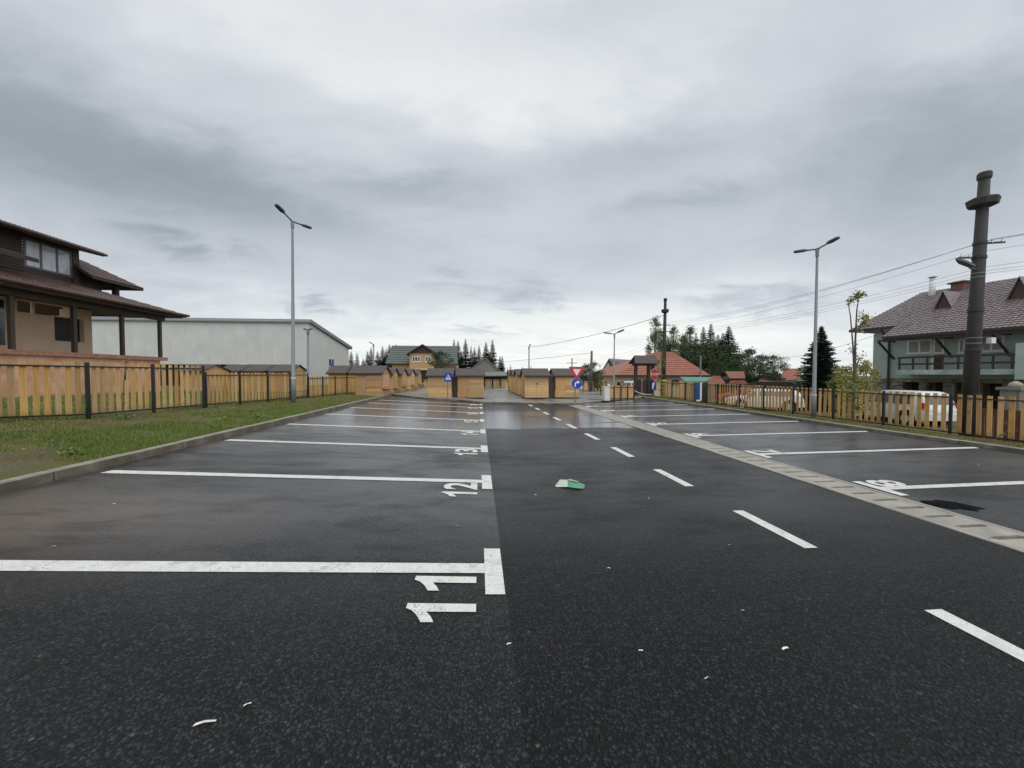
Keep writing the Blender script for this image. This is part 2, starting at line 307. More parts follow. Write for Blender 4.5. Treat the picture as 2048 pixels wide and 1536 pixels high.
# ------------------------------------------------------------------ mesh helpers
class MB:
    def __init__(s): s.v = []; s.f = []; s.mi = []; s.k = 0
    def add(s, vs_, fs):
        o = len(s.v); s.v += [Vector(p) for p in vs_]; s.f += [tuple(i+o for i in q) for q in fs]; s.mi += [s.k]*len(fs); return s
    def box(s, x0, y0, z0, x1, y1, z1, M=None, slots=None):
        P = [Vector(p) for p in ((x0, y0, z0), (x1, y0, z0), (x1, y1, z0), (x0, y1, z0), (x0, y0, z1), (x1, y0, z1), (x1, y1, z1), (x0, y1, z1))]
        if M: P = [M @ p for p in P]
        return s.add(P, [(0, 3, 2, 1), (4, 5, 6, 7), (0, 1, 5, 4), (1, 2, 6, 5), (2, 3, 7, 6), (3, 0, 4, 7)])
    def bar(s, a, b, w_, h_, up=(0, 0, 1)):
        a = Vector(a); b = Vector(b); d = (b-a).normalized(); u = Vector(up)
        if abs(d.dot(u)) > .95: u = Vector((1, 0, 0))
        r = d.cross(u).normalized(); u = r.cross(d)
        P = [p+r*i*w_/2+u*j*h_/2 for p in (a, b) for (i, j) in ((-1, -1), (1, -1), (1, 1), (-1, 1))]
        return s.add(P, [(0, 1, 2, 3), (7, 6, 5, 4), (0, 4, 5, 1), (1, 5, 6, 2), (2, 6, 7, 3), (3, 7, 4, 0)])
    def tube(s, pts, r, n=8, cap=True):
        pts = [Vector(p) for p in pts]; rs = r if isinstance(r, (list, tuple)) else [r]*len(pts); P = []
        pr = None
        for i, p in enumerate(pts):
            d = (pts[min(i+1, len(pts)-1)]-pts[max(i-1, 0)]).normalized()
            if pr is None:
                pr = d.cross(Vector((0, 0, 1)));
                if pr.length < .05: pr = Vector((1, 0, 0))
            pr = (pr-d*pr.dot(d)).normalized(); q = d.cross(pr)
            P += [p+(pr*cos(2*pi*k/n)+q*sin(2*pi*k/n))*rs[i] for k in range(n)]
        fs = [(i*n+k, i*n+(k+1) % n, (i+1)*n+(k+1) % n, (i+1)*n+k) for i in range(len(pts)-1) for k in range(n)]
        if cap: fs += [tuple(reversed(range(n))), tuple((len(pts)-1)*n+k for k in range(n))]
        return s.add(P, fs)
    def prism(s, poly, d):
        """poly: 3-D points in order, d: extrusion vector"""
        d = Vector(d); n = len(poly); P = [Vector(p) for p in poly]; Q = [p+d for p in P]
        return s.add(P+Q, [tuple(range(n)), tuple(reversed(range(n, 2*n)))]+[(i, i+n, (i+1) % n+n, (i+1) % n) for i in range(n)])
    def quad(s, a, b, c, d): return s.add([a, b, c, d], [(0, 1, 2, 3)])
    def build(s, name, m, parent=None, kind=None, label=None, smooth=False, local=False, bevel=0, fixn=True):
        me = bpy.data.meshes.new(name)
        off = Vector((0, 0, 0))
        if parent is not None and not local:
            off = world_loc(parent)
        me.from_pydata([tuple(p-off) for p in s.v], [], s.f)
        for mm in (m if isinstance(m, (list, tuple)) else [m]): me.materials.append(MATS[mm])
        if isinstance(m, (list, tuple)) and len(m) > 1: me.polygons.foreach_set('material_index', s.mi)
        if smooth: me.polygons.foreach_set('use_smooth', [True]*len(me.polygons))
        if fixn and len(s.f) < 4000:
            import bmesh
            b = bmesh.new(); b.from_mesh(me); bmesh.ops.recalc_face_normals(b, faces=b.faces)
            if bevel: bmesh.ops.bevel(b, geom=b.edges[:], offset=bevel, segments=1, affect='EDGES')
            b.to_mesh(me); b.free()
        me.update()
        return link(name, me, parent, kind, label)
def link(name, me, parent=None, kind=None, label=None, loc=None):
    o = bpy.data.objects.new(name, me); COL.objects.link(o)
    if parent is not None: o.parent = parent
    if loc is not None: o.location = loc
    if kind: o['kind'] = kind
    if label: o['label'] = label
    return o
def world_loc(o):
    p = Vector(o.location)
    if o.parent is not None: p = p + world_loc(o.parent)
    return p
def thing(name, label, cat, loc=(0, 0, 0), rz=0, group=None):
    o = bpy.data.objects.new(name, None); COL.objects.link(o); o.location = loc; o.rotation_euler = (0, 0, rz); o.empty_display_size = .2
    o['label'] = label; o['category'] = cat
    if group: o['group'] = group
    return o
def tag(o, label, cat, group=None):
    o['label'] = label; o['category'] = cat
    if group: o['group'] = group
    return o
def struct(name, mb, m, **k):
    o = mb.build(name, m, **k); o['kind'] = 'structure'; return o
def copy_tree(o, parent=None, loc=None, rz=None, sc=None, label=None):
    c = o.copy(); COL.objects.link(c)
    if parent is not None: c.parent = parent
    if loc is not None: c.location = loc
    if rz is not None: c.rotation_euler = (0, 0, rz)
    if sc is not None: c.scale = sc if isinstance(sc, (tuple, list)) else (sc, sc, sc)
    if label: c['label'] = label
    for ch in [q for q in o.children]: copy_tree(ch, c)
    return c
# ------------------------------------------------------------------ ground
KX = -5.22                                   # left kerb face
def xl(): return KX
def clamp(v, a, b): return max(a, min(b, v))
def lerp_tab(x, tab):
    if x <= tab[0][0]: return tab[0][1]
    for (a, va), (b, vb) in zip(tab, tab[1:]):
        if x <= b: return va+(vb-va)*(x-a)/(b-a)
    return tab[-1][1]
FXL = -8.0
def fence_base(Y): return lerp_tab(Y, [(6.9, .78), (8.3, .67), (11.5, .60), (14.7, .52), (18, .46), (21.4, .40), (25.3, .3), (60, .25)])
def bank(X, Y):
    """grass bank left of the kerb"""
    t = clamp((X-KX+.12)/(FXL-KX+.12), 0, 1); k = lotz(KX)+.10; zf = fence_base(Y)
    z = k+(zf-k)*(t**.9)
    if X < FXL: z = zf+(.25*clamp((FXL-X)/8, 0, 1) if Y < 30 else 0)
    return z+.03*noise.noise(Vector((X*1.3, Y*1.3, 0)))*clamp(t*4, 0, 1)
RG = -.85
def right(X, Y):
    z0 = .115
    z = lerp_tab(X, [(10.7, z0), (11.2, .13), (12.6, -.06), (13.1, -.1), (15.5, -.45), (17.5, RG), (400, RG)])
    if Y > 22: z = z+(0.05-z)*clamp((Y-22)/2.5, 0, 1)*clamp((13.5-X)/1.0, 0, 1)
    return z+.015*noise.noise(Vector((X*1.3, Y*1.3, 5)))
def gz(X, Y):
    if X < KX: return bank(X, Y)
    if X > 10.7: return right(X, Y)
    return lotz(X)+.08
EDGE = [G(*p) for p in [(797, 791.7), (854, 798.6), (916, 802), (960, 807), (1081, 809), (1147, 810.7), (1210, 803.7), (1269, 797.7), (1271, 795)]]
EDGE[0].x = KX; EDGE[-1].x = 10.6; EDGE[-2].x = 10.2
XS = [-500, -200, -90, -50, -30, -20, -14, -11, -9.5, -8.6, -8, -7.4, -6.8, -6.2, -5.8, -5.45, KX-.10, KX-.02, -4, -2, 0, 3, 6, 9, 10.5, 10.74, 10.78, 11.3, 11.9, 12.6, 13.1, 14, 15.5, 16.5, 17.5, 20, 30, 60, 150, 500]
YS = [-12]+[i*.75-6 for i in range(0, 56)]+[38, 42, 50, 65, 90, 130, 200, 400, 1200]
m = MB(); P = []
for Y in YS:
    for X in XS:
        if KX-.03 < X < 10.76: z = lotz(X)-.25 if Y < 26 else .0
        else: z = gz(X, Y)
        P.append((X, Y, z))
nx = len(XS); m.add(P, [(j*nx+i, j*nx+i+1, (j+1)*nx+i+1, (j+1)*nx+i) for j in range(len(YS)-1) for i in range(nx-1)])
struct('ground', m, 'grass_ground', smooth=True, fixn=False)
Y0 = -9.
def drift(Y): return -.018*(Y-3.3)
def dl(Y): return 4.84+drift(Y)      # drain left edge
def dr(Y): return 5.44+drift(Y)
def edgeY(X):
    for a, b in zip(EDGE, EDGE[1:]):
        if a.x <= X <= b.x: return a.y+(b.y-a.y)*(X-a.x)/(b.x-a.x)
    return EDGE[0].y if X < EDGE[0].x else EDGE[-1].y
def sheet(name, xa, xb, mt, cols, z0=0.):
    """asphalt sheet between two boundaries, reaching the kerb at the far edge"""
    m = MB(); rows = [Y0, 0, 4, 8, 12, 16, 18.3]; P = []
    for r in rows+[None]:
        for k in range(cols+1):
            t = k/cols; Yb = r
            if r is None:
                X = xa(19)+(xb(19)-xa(19))*t; Yb = edgeY(X)
            X = xa(Yb)+(xb(Yb)-xa(Yb))*t
            P.append((X, Yb, lotz(X)+z0))
    c = cols+1; m.add(P, [(j*c+i, j*c+i+1, (j+1)*c+i+1, (j+1)*c+i) for j in range(len(rows)) for i in range(cols)])
    struct(name, m, mt, fixn=False)
sheet('parking_bay_surface', lambda y: KX+.001, lambda y: .2+.004*y*0, 'asphalt_left', 6)
sheet('road', lambda y: .2, dl, 'asphalt_lane', 4, .001)
sheet('parking_bay_surface', dr, lambda y: 10.62, 'asphalt_right', 6)
# block paving behind the far edge
m = MB(); e = [Vector((p.x, p.y+.12, lotz(p.x)+.10)) for p in EDGE]
back = [Vector((p.x*1.0-(6 if i == 0 else 0)+(4 if i == len(e)-1 else 0), 60, .12)) for i, p in enumerate(e)]
P = e+back; n = len(e); m.add(P, [(i, i+1, n+i+1, n+i) for i in range(n-1)])
m.add([e[0], Vector((-5.4, e[0].y+.6, .36)), Vector((-12, 60, .2)), back[0]], [(3, 2, 1, 0)])
struct('pavement', m, 'block_paving', fixn=False)
# kerbs, stone by stone
def kerb(name, pts, h, wd, up=.0, n_len=1.0):
    root = bpy.data.objects.new(name, None); COL.objects.link(root); root['kind'] = 'structure'; root.location = pts[0]
    protos = []
    for i in range(4):
        b = MB(); L = n_len-.012; r = .012
        b.box(0, -wd/2+random.uniform(-.002, .002), -.15, L, wd/2, h+random.uniform(-.004, .004))
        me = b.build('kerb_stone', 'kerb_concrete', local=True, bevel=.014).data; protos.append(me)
        bpy.data.objects.remove(COL.objects[-1] if False else [o for o in COL.objects if o.data == me][0])
    for a, b_ in zip(pts, pts[1:]):
        d = b_-a; k = max(1, round(d.length/n_len)); st = d/k
        for i in range(k):
            o = link('kerb_stone', protos[random.randrange(4)], root); p = a+st*i-root.location
            o.location = p; o.rotation_euler = (random.uniform(-.01, .01), -atan2(d.z, Vector((d.x, d.y)).length), atan2(d.y, d.x)+random.uniform(-.003, .003)); o.scale = (d.length/k/n_len, 1, 1)
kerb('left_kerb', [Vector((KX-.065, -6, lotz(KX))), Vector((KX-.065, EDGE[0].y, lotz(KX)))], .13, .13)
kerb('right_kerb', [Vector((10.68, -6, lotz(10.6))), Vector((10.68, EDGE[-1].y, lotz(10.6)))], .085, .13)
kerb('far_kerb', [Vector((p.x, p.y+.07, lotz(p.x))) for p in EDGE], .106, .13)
# drainage channel with slotted cover slabs
root = bpy.data.objects.new('drain_channel', None); COL.objects.link(root); root['kind'] = 'structure'; root.location = (5.1, 0, 0)
PITCH = .268
pr = []
for k in range(3):
    b = MB(); w2 = .235; nx_ = .155; L = PITCH-.006; s_ = .027
    poly = [(-w2, 0), (-nx_-.02, 0), (-nx_, s_), (nx_, s_), (nx_+.02, 0), (w2, 0), (w2, L), (nx_+.02, L), (nx_, L-s_), (-nx_, L-s_), (-nx_-.02, L), (-w2, L)]
    poly = [(x+random.uniform(-.003, .003), y) for x, y in poly]
    b.prism([(x, y, -.05) for x, y in poly], (0, 0, .058+random.uniform(-.002, .002)))
    o = b.build('cover_slab', 'concrete', local=True); pr.append(o.data); bpy.data.objects.remove(o)
k = 0; y = -2.
while y < 18.4:
    o = link('cover_slab', pr[k % 3], root); o.location = (dl(y)+.3-5.1, y, random.uniform(-.002, .002)); o.rotation_euler = (0, 0, .018+random.uniform(-.004, .004)); y += PITCH; k += 1
for nm, off, w_ in (('channel_rim', .028, .056), ('channel_rim', .572, .056)):
    m = MB(); P = []
    ys = [-2+i*.25 for i in range(83)]
    for y in ys:
        j = random.uniform(-.008, .012) if off < .3 else random.uniform(-.003, .003)
        P += [(dl(y)+off-w_/2-(j if off < .3 else 0), y, .012), (dl(y)+off+w_/2, y, .012), (dl(y)+off+w_/2, y, -.04), (dl(y)+off-w_/2-.01, y, -.04)]
    m.add(P, [(i*4+a, i*4+(a+1) % 4, (i+1)*4+(a+1) % 4, (i+1)*4+a) for i in range(82) for a in range(4)])
    m.build(nm, 'concrete', root)
m = MB(); m.quad((dl(-2), -2, -.08), (dr(-2), -2, -.08), (dr(18.5), 18.5, -.08), (dl(18.5), 18.5, -.08)); m.build('channel_bed', 'mud', root)
# ------------------------------------------------------------------ painted markings
def flat(poly, mt, dz=.004, name='line', parent=None, label=None):
    m = MB(); P = [Vector((x, y, lotz(x)+dz)) for x, y in poly]; m.add(P, [tuple(range(len(P)))]); return m.build(name, mt, parent, label=label)
def text_mesh(txt, size, offset=.02, ext=0.):
    cu = bpy.data.curves.new('t', 'FONT'); cu.body = txt; cu.size = size; cu.offset = offset*size; cu.extrude = ext; cu.align_x = 'LEFT'; cu.resolution_u = 4
    o = bpy.data.objects.new('t', cu); COL.objects.link(o); bpy.context.view_layer.update()
    me = bpy.data.meshes.new_from_object(o.evaluated_get(bpy.context.evaluated_depsgraph_get())); bpy.data.objects.remove(o); bpy.data.curves.remove(cu); return me
def poly2(pts): return [(G(*p).x, G(*p).y) for p in pts]
# the figure 1 as painted (reading from the right-hand kerb): measured once, reused
ONE = poly2([(835, 1170), (838, 1162), (961, 1164), (961, 1177), (872, 1176), (880, 1184), (885, 1193), (862, 1193), (855, 1182), (846, 1174)])
ox = max(p[0] for p in ONE); oy = (max(p[1] for p in ONE)+min(p[1] for p in ONE))/2
ONE = [(x-ox, y-oy) for x, y in ONE]; OH = -min(p[0] for p in ONE)
DM = {}
def digit(ch, X, Y, up, parent):
    """painted digit; baseline at X, centred on Y; top points to -X (up=-1) or +X (up=1)"""
    if ch == '1':
        if up == 1: pl = [(X-x, Y-y) for x, y in ONE]
        else: pl = [(X+x, Y+y) for x, y in ONE]
        return flat(pl, 'road_paint', .0045, 'digit', parent)
    if ch not in DM: DM[ch] = text_mesh(ch, 1., .028)
    me = DM[ch].copy(); vs_ = [v.co.copy() for v in me.vertices]
    x0 = min(v.x for v in vs_); x1 = max(v.x for v in vs_); y0 = min(v.y for v in vs_); y1 = max(v.y for v in vs_)
    wd = .31
    pl = world_loc(parent)
    for v, c in zip(me.vertices, vs_):
        u = ((c.x-x0)/(x1-x0)-.5)*wd; h = (c.y-y0)/(y1-y0)*OH
        if up == -1: q = (X-h, Y+u)
        else: q = (X+h, Y-u)
        v.co = Vector((q[0], q[1], lotz(q[0])+.0045))-pl
    me.materials.clear(); me.materials.append(MATS['road_paint']); o = link('digit', me, parent); return o
ORD = ['nearest', 'second', 'third', 'fourth', 'fifth', 'sixth', 'seventh', 'eighth', 'ninth', 'tenth']
lY = [2.975, 5.42, 7.83, 10.2, 12.62, 15.02, 17.4, 19.4]
for i, Yc in enumerate(lY):
    num = 11+i
    if i == 7: Yc = edgeY(0)-.75
    t = thing('bay_marking', f'white parking bay line with bar, number {["eleven", "twelve", "thirteen", "fourteen", "fifteen", "sixteen", "seventeen", "eighteen"][i]}, left of the lane', 'marking', (0, Yc, lotz(0)), 0, 'numbered bay lines left of the lane')
    hw = .075; xe = KX+.16
    sk = .03 if i == 0 else .0
    flat([(xe, Yc-hw+.03), (.045, Yc-hw), (.045, Yc+hw), (xe+.03, Yc+hw+.03)], 'road_paint', name='line', parent=t)
    flat([(.046, Yc-.36), (.19, Yc-.36), (.19, Yc+.34), (.046, Yc+.34)], 'road_paint', .004, 'end_bar', t)
    s = str(num); yy = Yc-.235
    digit(s[1], -.02, Yc-(.215 if s[1] == '1' else .25), -1, t); digit(s[0], -.02, Yc-(.555 if s[1] == '1' else .60), -1, t)
rY = [4.6, 6.8, 9.0, 11.15, 13.3, 15.45, 17.6, 19.6]
for i, Yc in enumerate(rY):
    num = 8-i
    if num < 1: break
    xb = dr(Yc)+.10
    if Yc > edgeY(xb+.6)-.3: Yc = edgeY(xb+.6)-.3
    t = thing('bay_marking', f'white parking bay line with bar, number {["eight", "seven", "six", "five", "four", "three", "two", "one"][i]}, right of the drain', 'marking', (xb, Yc, lotz(xb)), 0, 'numbered bay lines right of the drain')
    flat([(xb+.131, Yc-.065), (10.45, Yc-.065), (10.5, Yc+.065), (xb+.131, Yc+.065)], 'road_paint', name='line', parent=t)
    flat([(xb, Yc-.30), (xb+.13, Yc-.30), (xb+.13, Yc+.34), (xb, Yc+.34)], 'road_paint', .004, 'end_bar', t)
    digit(str(num), xb+.17, Yc+.21, 1, t)
for k in range(10):
    y0 = 1.2+1.87*k if k else 1.25; y1 = y0+.93; cx = lambda y: 3.12-.026*y
    if y1 > edgeY(3)-.1: break
    o = flat([(cx(y0)-.065, y0), (cx(y0)+.065, y0), (cx(y1)+.065, y1), (cx(y1)-.065, y1)], 'road_paint', .004, 'lane_dash')
    tag(o, f'{ORD[k]} white dash of the broken lane line, counted from the camera', 'marking', 'dashes of the broken lane line')
print('ground done')
# ------------------------------------------------------------------ fences
picket_me = []
for i in range(4):
    b = MB(); w_ = .098+random.uniform(-.006, .006)
    b.box(-w_/2, -.008, 0, w_/2, .008, 1.); o = b.build('picket', 'picket_wood', local=True); picket_me.append(o.data); bpy.data.objects.remove(o)
pm = MB(); pm.box(-.03, -.022, 0, .03, .022, 1.); o = pm.build('post', 'black_steel', local=True); post_me = o.data; bpy.data.objects.remove(o)
def fence(label, pts, group=None, npk=8, botgap=.1, over=.09, postw=1., pside=-1, pk_scale=1.):
    """pts: list of (x, y, zbase, ztop); posts at each; rails and pickets between"""
    p0 = Vector(pts[0][:3]); root = thing('picket_fence', label, 'fence', p0, 0, group)
    for j, (x, y, z0, z1) in enumerate(pts):
        q = Vector((x, y, z0-.05))-p0; nxt = pts[min(j+1, len(pts)-1)]; prv = pts[max(j-1, 0)]
        a = atan2(nxt[1]-prv[1], nxt[0]-prv[0])
        o = link('post', post_me, root, loc=q); o.scale = (postw, postw, z1-z0+.05); o.rotation_euler = (0, random.uniform(-.006, .006), a)
    for (x, y, z0, z1), (X, Y, Z0, Z1) in zip(pts, pts[1:]):
        zt = min(z1, Z1)-.09
        d = Vector((X-x, Y-y, 0)); L = d.length; d.normalize(); a = atan2(d.y, d.x); nrm = Vector((d.y, -d.x, 0))
        for za, zb in ((zt, zt), (z0+botgap, Z0+botgap)):
            m = MB(); m.bar((x, y, za), (X, Y, zb), .025, .03); m.build('rail', 'black_steel', root)
        for k in range(npk):
            t = (k+.5)/npk*(1-.06/L)+.03/L; t = t*(L-.08)/L+.04/L
            bz = z0+(Z0-z0)*t+botgap-.015+random.uniform(-.012, .012); tz = zt+over+random.uniform(-.012, .012)
            o = link('picket', picket_me[random.randrange(4)], root)
            o.location = Vector((x, y, 0))+d*(L*t)+nrm*(pside*.026)+Vector((0, 0, bz))-p0
            o.scale = (pk_scale, 1, tz-bz); o.rotation_euler = (random.uniform(-.01, .01), random.uniform(-.008, .008), a+random.uniform(-.02, .02))
    return root
SCL = 8.0/8.6
pyl = [3.55, 5.2, 6.75, 8.31, 9.84, 11.5]
fence('high near section of picket fence on the grass bank left of the lot', [(FXL, y, fence_base(y), 1.84) for y in pyl], 'picket fences round the lot')
pyl2 = [11.5, 13.15, 14.8, 16.45, 18.05]
fence('middle section of left picket fence, one step lower, behind the grass bank', [(FXL, y+(.09 if y == 11.5 else 0), fence_base(y), 1.65) for y in pyl2], 'picket fences round the lot')
pyl3 = [18.14, 19.75, 21.4, 23.2, 25.2]
fence('lowest far section of left picket fence ending at the kiosks', [(FXL, y, fence_base(y)-.04, 1.48) for y in pyl3], 'picket fences round the lot')
pyr = [2.35, 4.05, 5.72, 7.05, 8.72, 10.35, 11.98, 13.66, 15.2, 16.72, 18.38, 19.9, 21.43, 22.95, 24.4]
fence('long picket fence along the right kerb in front of the parked cars', [(12.6, y, -.06 if y < 22 else -.03, 1.04+.003*y) for y in pyr], 'picket fences round the lot', pside=1)
a = GZ(1215, 800, .12); b = GZ(1268, 799.5, .12)
pts = [(a.x+(b.x-a.x)*k/4, a.y+(b.y-a.y)*k/4, .1, .93) for k in range(5)]
fence('short low orange picket fence between cabinet and carved wooden gate', pts, 'picket fences round the lot', npk=7, pk_scale=.95)
fence('far picket fence across the paving seen between the kiosk rows', [(A(830+i*15.5, 777, 37).x, 37, .12, 1.05) for i in range(14)], 'picket fences round the lot', npk=5, pk_scale=.9)
fence('picket fence behind the yield sign among the trees', [(A(1166+i*11.5, 786, 30).x, 30, .1, 1.0) for i in range(5)], 'picket fences round the lot', npk=5, pk_scale=.9)
print('fences')
# ------------------------------------------------------------------ kiosks
def kiosk(label, x, y, z, w_, d_, wh=1.42, rh=1.79, rz=0, wm='kiosk_wood', planks=True, group='wooden market kiosks', shelf=False, ov=.16, door=None):
    """front along local +X at y=0 facing -Y, ridge parallel to X"""
    t = thing('kiosk', label, 'kiosk', (x, y, z), rz, group)
    n = 9; ph = (wh-.06)/n
    if planks:
        b = MB(); b.box(0, 0, 0, w_-.001, .022, ph-.008); me = b.build('plank', wm, local=True); md = me.data; bpy.data.objects.remove(me)
        md.transform(Matrix.Identity(4))
        for k in range(n):
            o = link('plank', md, t, loc=(0, -.024+random.uniform(-.004, .004), .06+k*ph))
    b = MB(); b.box(0, 0, .05, w_, d_, wh); b.build('wall', wm, t, local=True)
    for sx in (0, w_):     # gable ends, boarded
        s = -1 if sx == 0 else 1
        b = MB(); b.prism([(sx, 0, wh), (sx, d_, wh), (sx, d_/2, rh-.03)], (s*.0-.03*s, 0, 0)); b.build('gable', wm, t, local=True)
        b = MB(); b.box(sx+(0.001 if s > 0 else -.031), .05, .1, sx+(.031 if s > 0 else -.001), d_-.05, .42); b.build('counter_board', wm, t, local=True)
        if shelf and s == 1:
            b = MB(); b.box(sx+.03, .1, .5, sx+.28, d_-.1, .53); b.build('counter_shelf', 'kiosk_wood_red', t, local=True)
            b = MB(); b.box(sx+.002, .18, .58, sx+.04, d_-.18, wh-.12); b.build('shutter', wm, t, local=True)
    b = MB()
    for yy in (.05, d_-.13): b.box(.02, yy, 0, w_-.02, yy+.08, .05)
    b.build('skid', 'dark_wood', t, local=True)
    for s in (0, 1):
        b = MB(); e = (-ov, wh-.07) if s == 0 else (d_+ov, wh-.07)
        b.prism([(-.12, e[0], e[1]), (w_+.12, e[0], e[1]), (w_+.12, d_/2, rh), (-.12, d_/2, rh)], (0, 0, .045)); b.build('roof', 'kiosk_roof', t, local=True)
    b = MB(); b.box(-.13, -ov-.012, wh-.12, w_+.13, -ov+.012, wh-.03); b.build('fascia', 'dark_wood', t, local=True)
    if door == 'batten':
        b = MB()
        b.box(w_*.1, -.036, .12, w_*.1+.03, -.026, wh-.1); b.box(w_*.5, -.036, .12, w_*.5+.025, -.026, wh-.1); b.build('door_batten', 'kiosk_wood_red', t, local=True)
        b = MB(); b.box(w_*.47, -.05, wh*.62, w_*.55, -.03, wh*.64+.01); b.build('latch', 'black_steel', t, local=True)
    if door == 'door':
        b = MB(); b.box(.04, -.038, .1, w_*.42, -.026, wh-.1); b.build('door', 'kiosk_wood_red', t, local=True)
        b = MB(); b.box(w_*.42-.02, -.05, .5, w_*.42+.01, -.039, .58); b.build('door_handle', 'black_steel', t, local=True)
    return t
hy = 22.35
def xat(px, Y): return A(px, 760, Y).x
kiosk('plank kiosk with crossing sign before it, left one of the centre pair', xat(856, hy), hy, .12, xat(903, hy)-xat(856, hy), 1.9, door=None)
kiosk('plank kiosk with door, right one of the centre pair beside the paved aisle', xat(915.5, hy), hy, .12, xat(967, hy)-xat(915.5, hy), 1.9, door='door')
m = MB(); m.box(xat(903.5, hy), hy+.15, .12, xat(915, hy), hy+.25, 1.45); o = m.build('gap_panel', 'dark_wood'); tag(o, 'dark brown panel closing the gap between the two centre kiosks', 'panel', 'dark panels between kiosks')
kiosk('plank kiosk with latched double shutter at the aisle corner', xat(1050, 21.9), 21.9, .12, xat(1097, 21.9)-xat(1050, 21.9), 1.8, door='batten')
kiosk('plank kiosk right behind the yield sign and round arrow sign', xat(1111, 21.9), 21.9, .12, xat(1158, 21.9)-xat(1111, 21.9), 1.8, door='door')
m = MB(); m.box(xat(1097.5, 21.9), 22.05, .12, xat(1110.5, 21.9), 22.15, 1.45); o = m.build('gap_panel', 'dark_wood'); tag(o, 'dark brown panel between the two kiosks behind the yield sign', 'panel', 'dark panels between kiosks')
for i, yy in enumerate((25.0, 28.2, 31.6)):
    kiosk(f'kiosk in the right row beside the paved aisle, {("first", "second", "third")[i]} behind the corner kiosk', xat(1045, 22.0)+.05, yy, .12, 1.5, 2.0, planks=False)
AXL = -5.45
kiosk('left row kiosk nearest the lot, plain board wall facing the grass', AXL-1.42, 21.3, .26, 1.42, 1.9, shelf=True, wm='kiosk_wood_red', door='door')
for i, (yy, dd) in enumerate(((23.9, 1.6), (26.3, 2.0), (29.4, 2.0), (32.6, 2.0))):
    kiosk(f'{("second", "third", "fourth", "fifth")[i]} kiosk of the left row with counter shelf towards the aisle', AXL-1.42+.06*i, yy, .2, 1.42, dd, planks=False, shelf=True)
for i, (x0, x1) in enumerate(((657, 694), (697, 728))):
    kiosk(f'kiosk behind the {("far end", "last panel")[i]} of the left picket fence with dark roof', xat(x0, 27), 27, .2, xat(x1, 27)-xat(x0, 27), 1.9, wh=1.5, rh=1.98, planks=False)
for i, (x0, x1) in enumerate(((440, 483), (487, 533), (537, 582))):
    kiosk(f'kiosk {("left", "middle", "right")[i]} of the trio behind the left picket fence before the warehouse', xat(x0, 24), 24, .45, xat(x1, 24)-xat(x0, 24), 2.0, wh=1.36, rh=1.72, planks=False)
kiosk('lone kiosk gable behind the fence step before the warehouse', xat(372, 22), 21.6, .5, xat(414, 22)-xat(372, 22), 2.2, wh=1.3, rh=1.62, planks=False)
print('kiosks')
# ------------------------------------------------------------------ lamps
def head(m, base, d, L, tilt, hl, wd):
    """arm from base in direction d (unit, horizontal), rising by tilt, ending in a flat head"""
    d = Vector(d); u = (d+Vector((0, 0, tilt))).normalized(); return base+u*L, u
def street_lamp(label, base, top, arms, r0=.075, r1=.035, group='double headed street lamps', hl=.55, al=.45):
    base = Vector(base); top = Vector(top); t = thing('street_lamp', label, 'street lamp', base, 0, group)
    m = MB(); q = base+(top-base)*.14
    m.tube([base, q, q+Vector((0, 0, .01)), top], [r0*1.25, r0*1.2, r0, r1], 12); m.build('pole', 'galvanised', t, smooth=True)
    m = MB(); m.tube([q-Vector((0, 0, .02)), q+Vector((0, 0, .02))], r0*1.28, 12); m.build('collar', 'white_trim', t)
    m = MB(); m.tube([top-Vector((0, 0, .25)), top+Vector((0, 0, .02))], r1*1.5, 10); m.build('sleeve', 'galvanised', t)
    for (dx_, dy_, tl) in arms:
        u = Vector((dx_, dy_, 0)).normalized(); v = (u+Vector((0, 0, tl))).normalized(); e = top+v*al
        m = MB(); m.tube([top-Vector((0, 0, .03)), top+v*.1, e], r1*.75, 8); m.build('arm', 'lamp_grey', t, smooth=True)
        s = v.cross(Vector((0, 0, 1))).normalized(); nn = s.cross(v).normalized()
        f = e+v*hl; c = [e-s*.04, e+v*hl*.25-s*.10, f-v*.06-s*.09, f-s*.05, f+s*.05, f-v*.06+s*.09, e+v*hl*.25+s*.10, e+s*.04]
        m = MB(); m.prism([p-nn*.02 for p in c], nn*.06); m.build('lamp_head', 'lamp_grey', t, bevel=.01)
        m = MB(); m.prism([e+v*hl*.35-s*.06-nn*.028, e+v*hl*.85-s*.06-nn*.028, e+v*hl*.85+s*.06-nn*.028, e+v*hl*.35+s*.06-nn*.028], nn*.007); m.build('lens', 'glass_dark', t)
    return t
tb = AX(587, 817, -7.2); tt = AX(590, 447, -7.2)
street_lamp('tall grey double headed street lamp on the left grass bank', (tb.x, tb.y, gz(tb.x, tb.y)-.02), (tt.x, tb.y+.15, tt.z), [(-.35, -1, .42), (.5, .9, .02)], .07, .04, hl=.42, al=.40)
tb = AX(1627, 842, 11.4); tt = AX(1637, 497, 11.4)
street_lamp('tall grey double headed street lamp on the right verge before the fence', (tb.x, tb.y, gz(tb.x, tb.y)-.02), (tt.x, tb.y, tt.z), [(.25, -.75, .3), (-.55, .55, .03)], .06, .035, hl=.36, al=.28)
b = GZ(1227, 799, .1); t_ = A(1229, 668, b.y)
street_lamp('small double headed street lamp beyond the low orange fence', b, t_, [(.7, -.7, .35), (-.7, .4, .15)], .05, .03, hl=.42, al=.2)
b = A(616, 790, 20.5); t_ = A(616, 659, 20.5)
street_lamp('small double headed street lamp before the white warehouse corner', (b.x, b.y, .35), t_, [(-1, .2, .1), (1, -.2, .1)], .07, .05, hl=.12, al=.12)
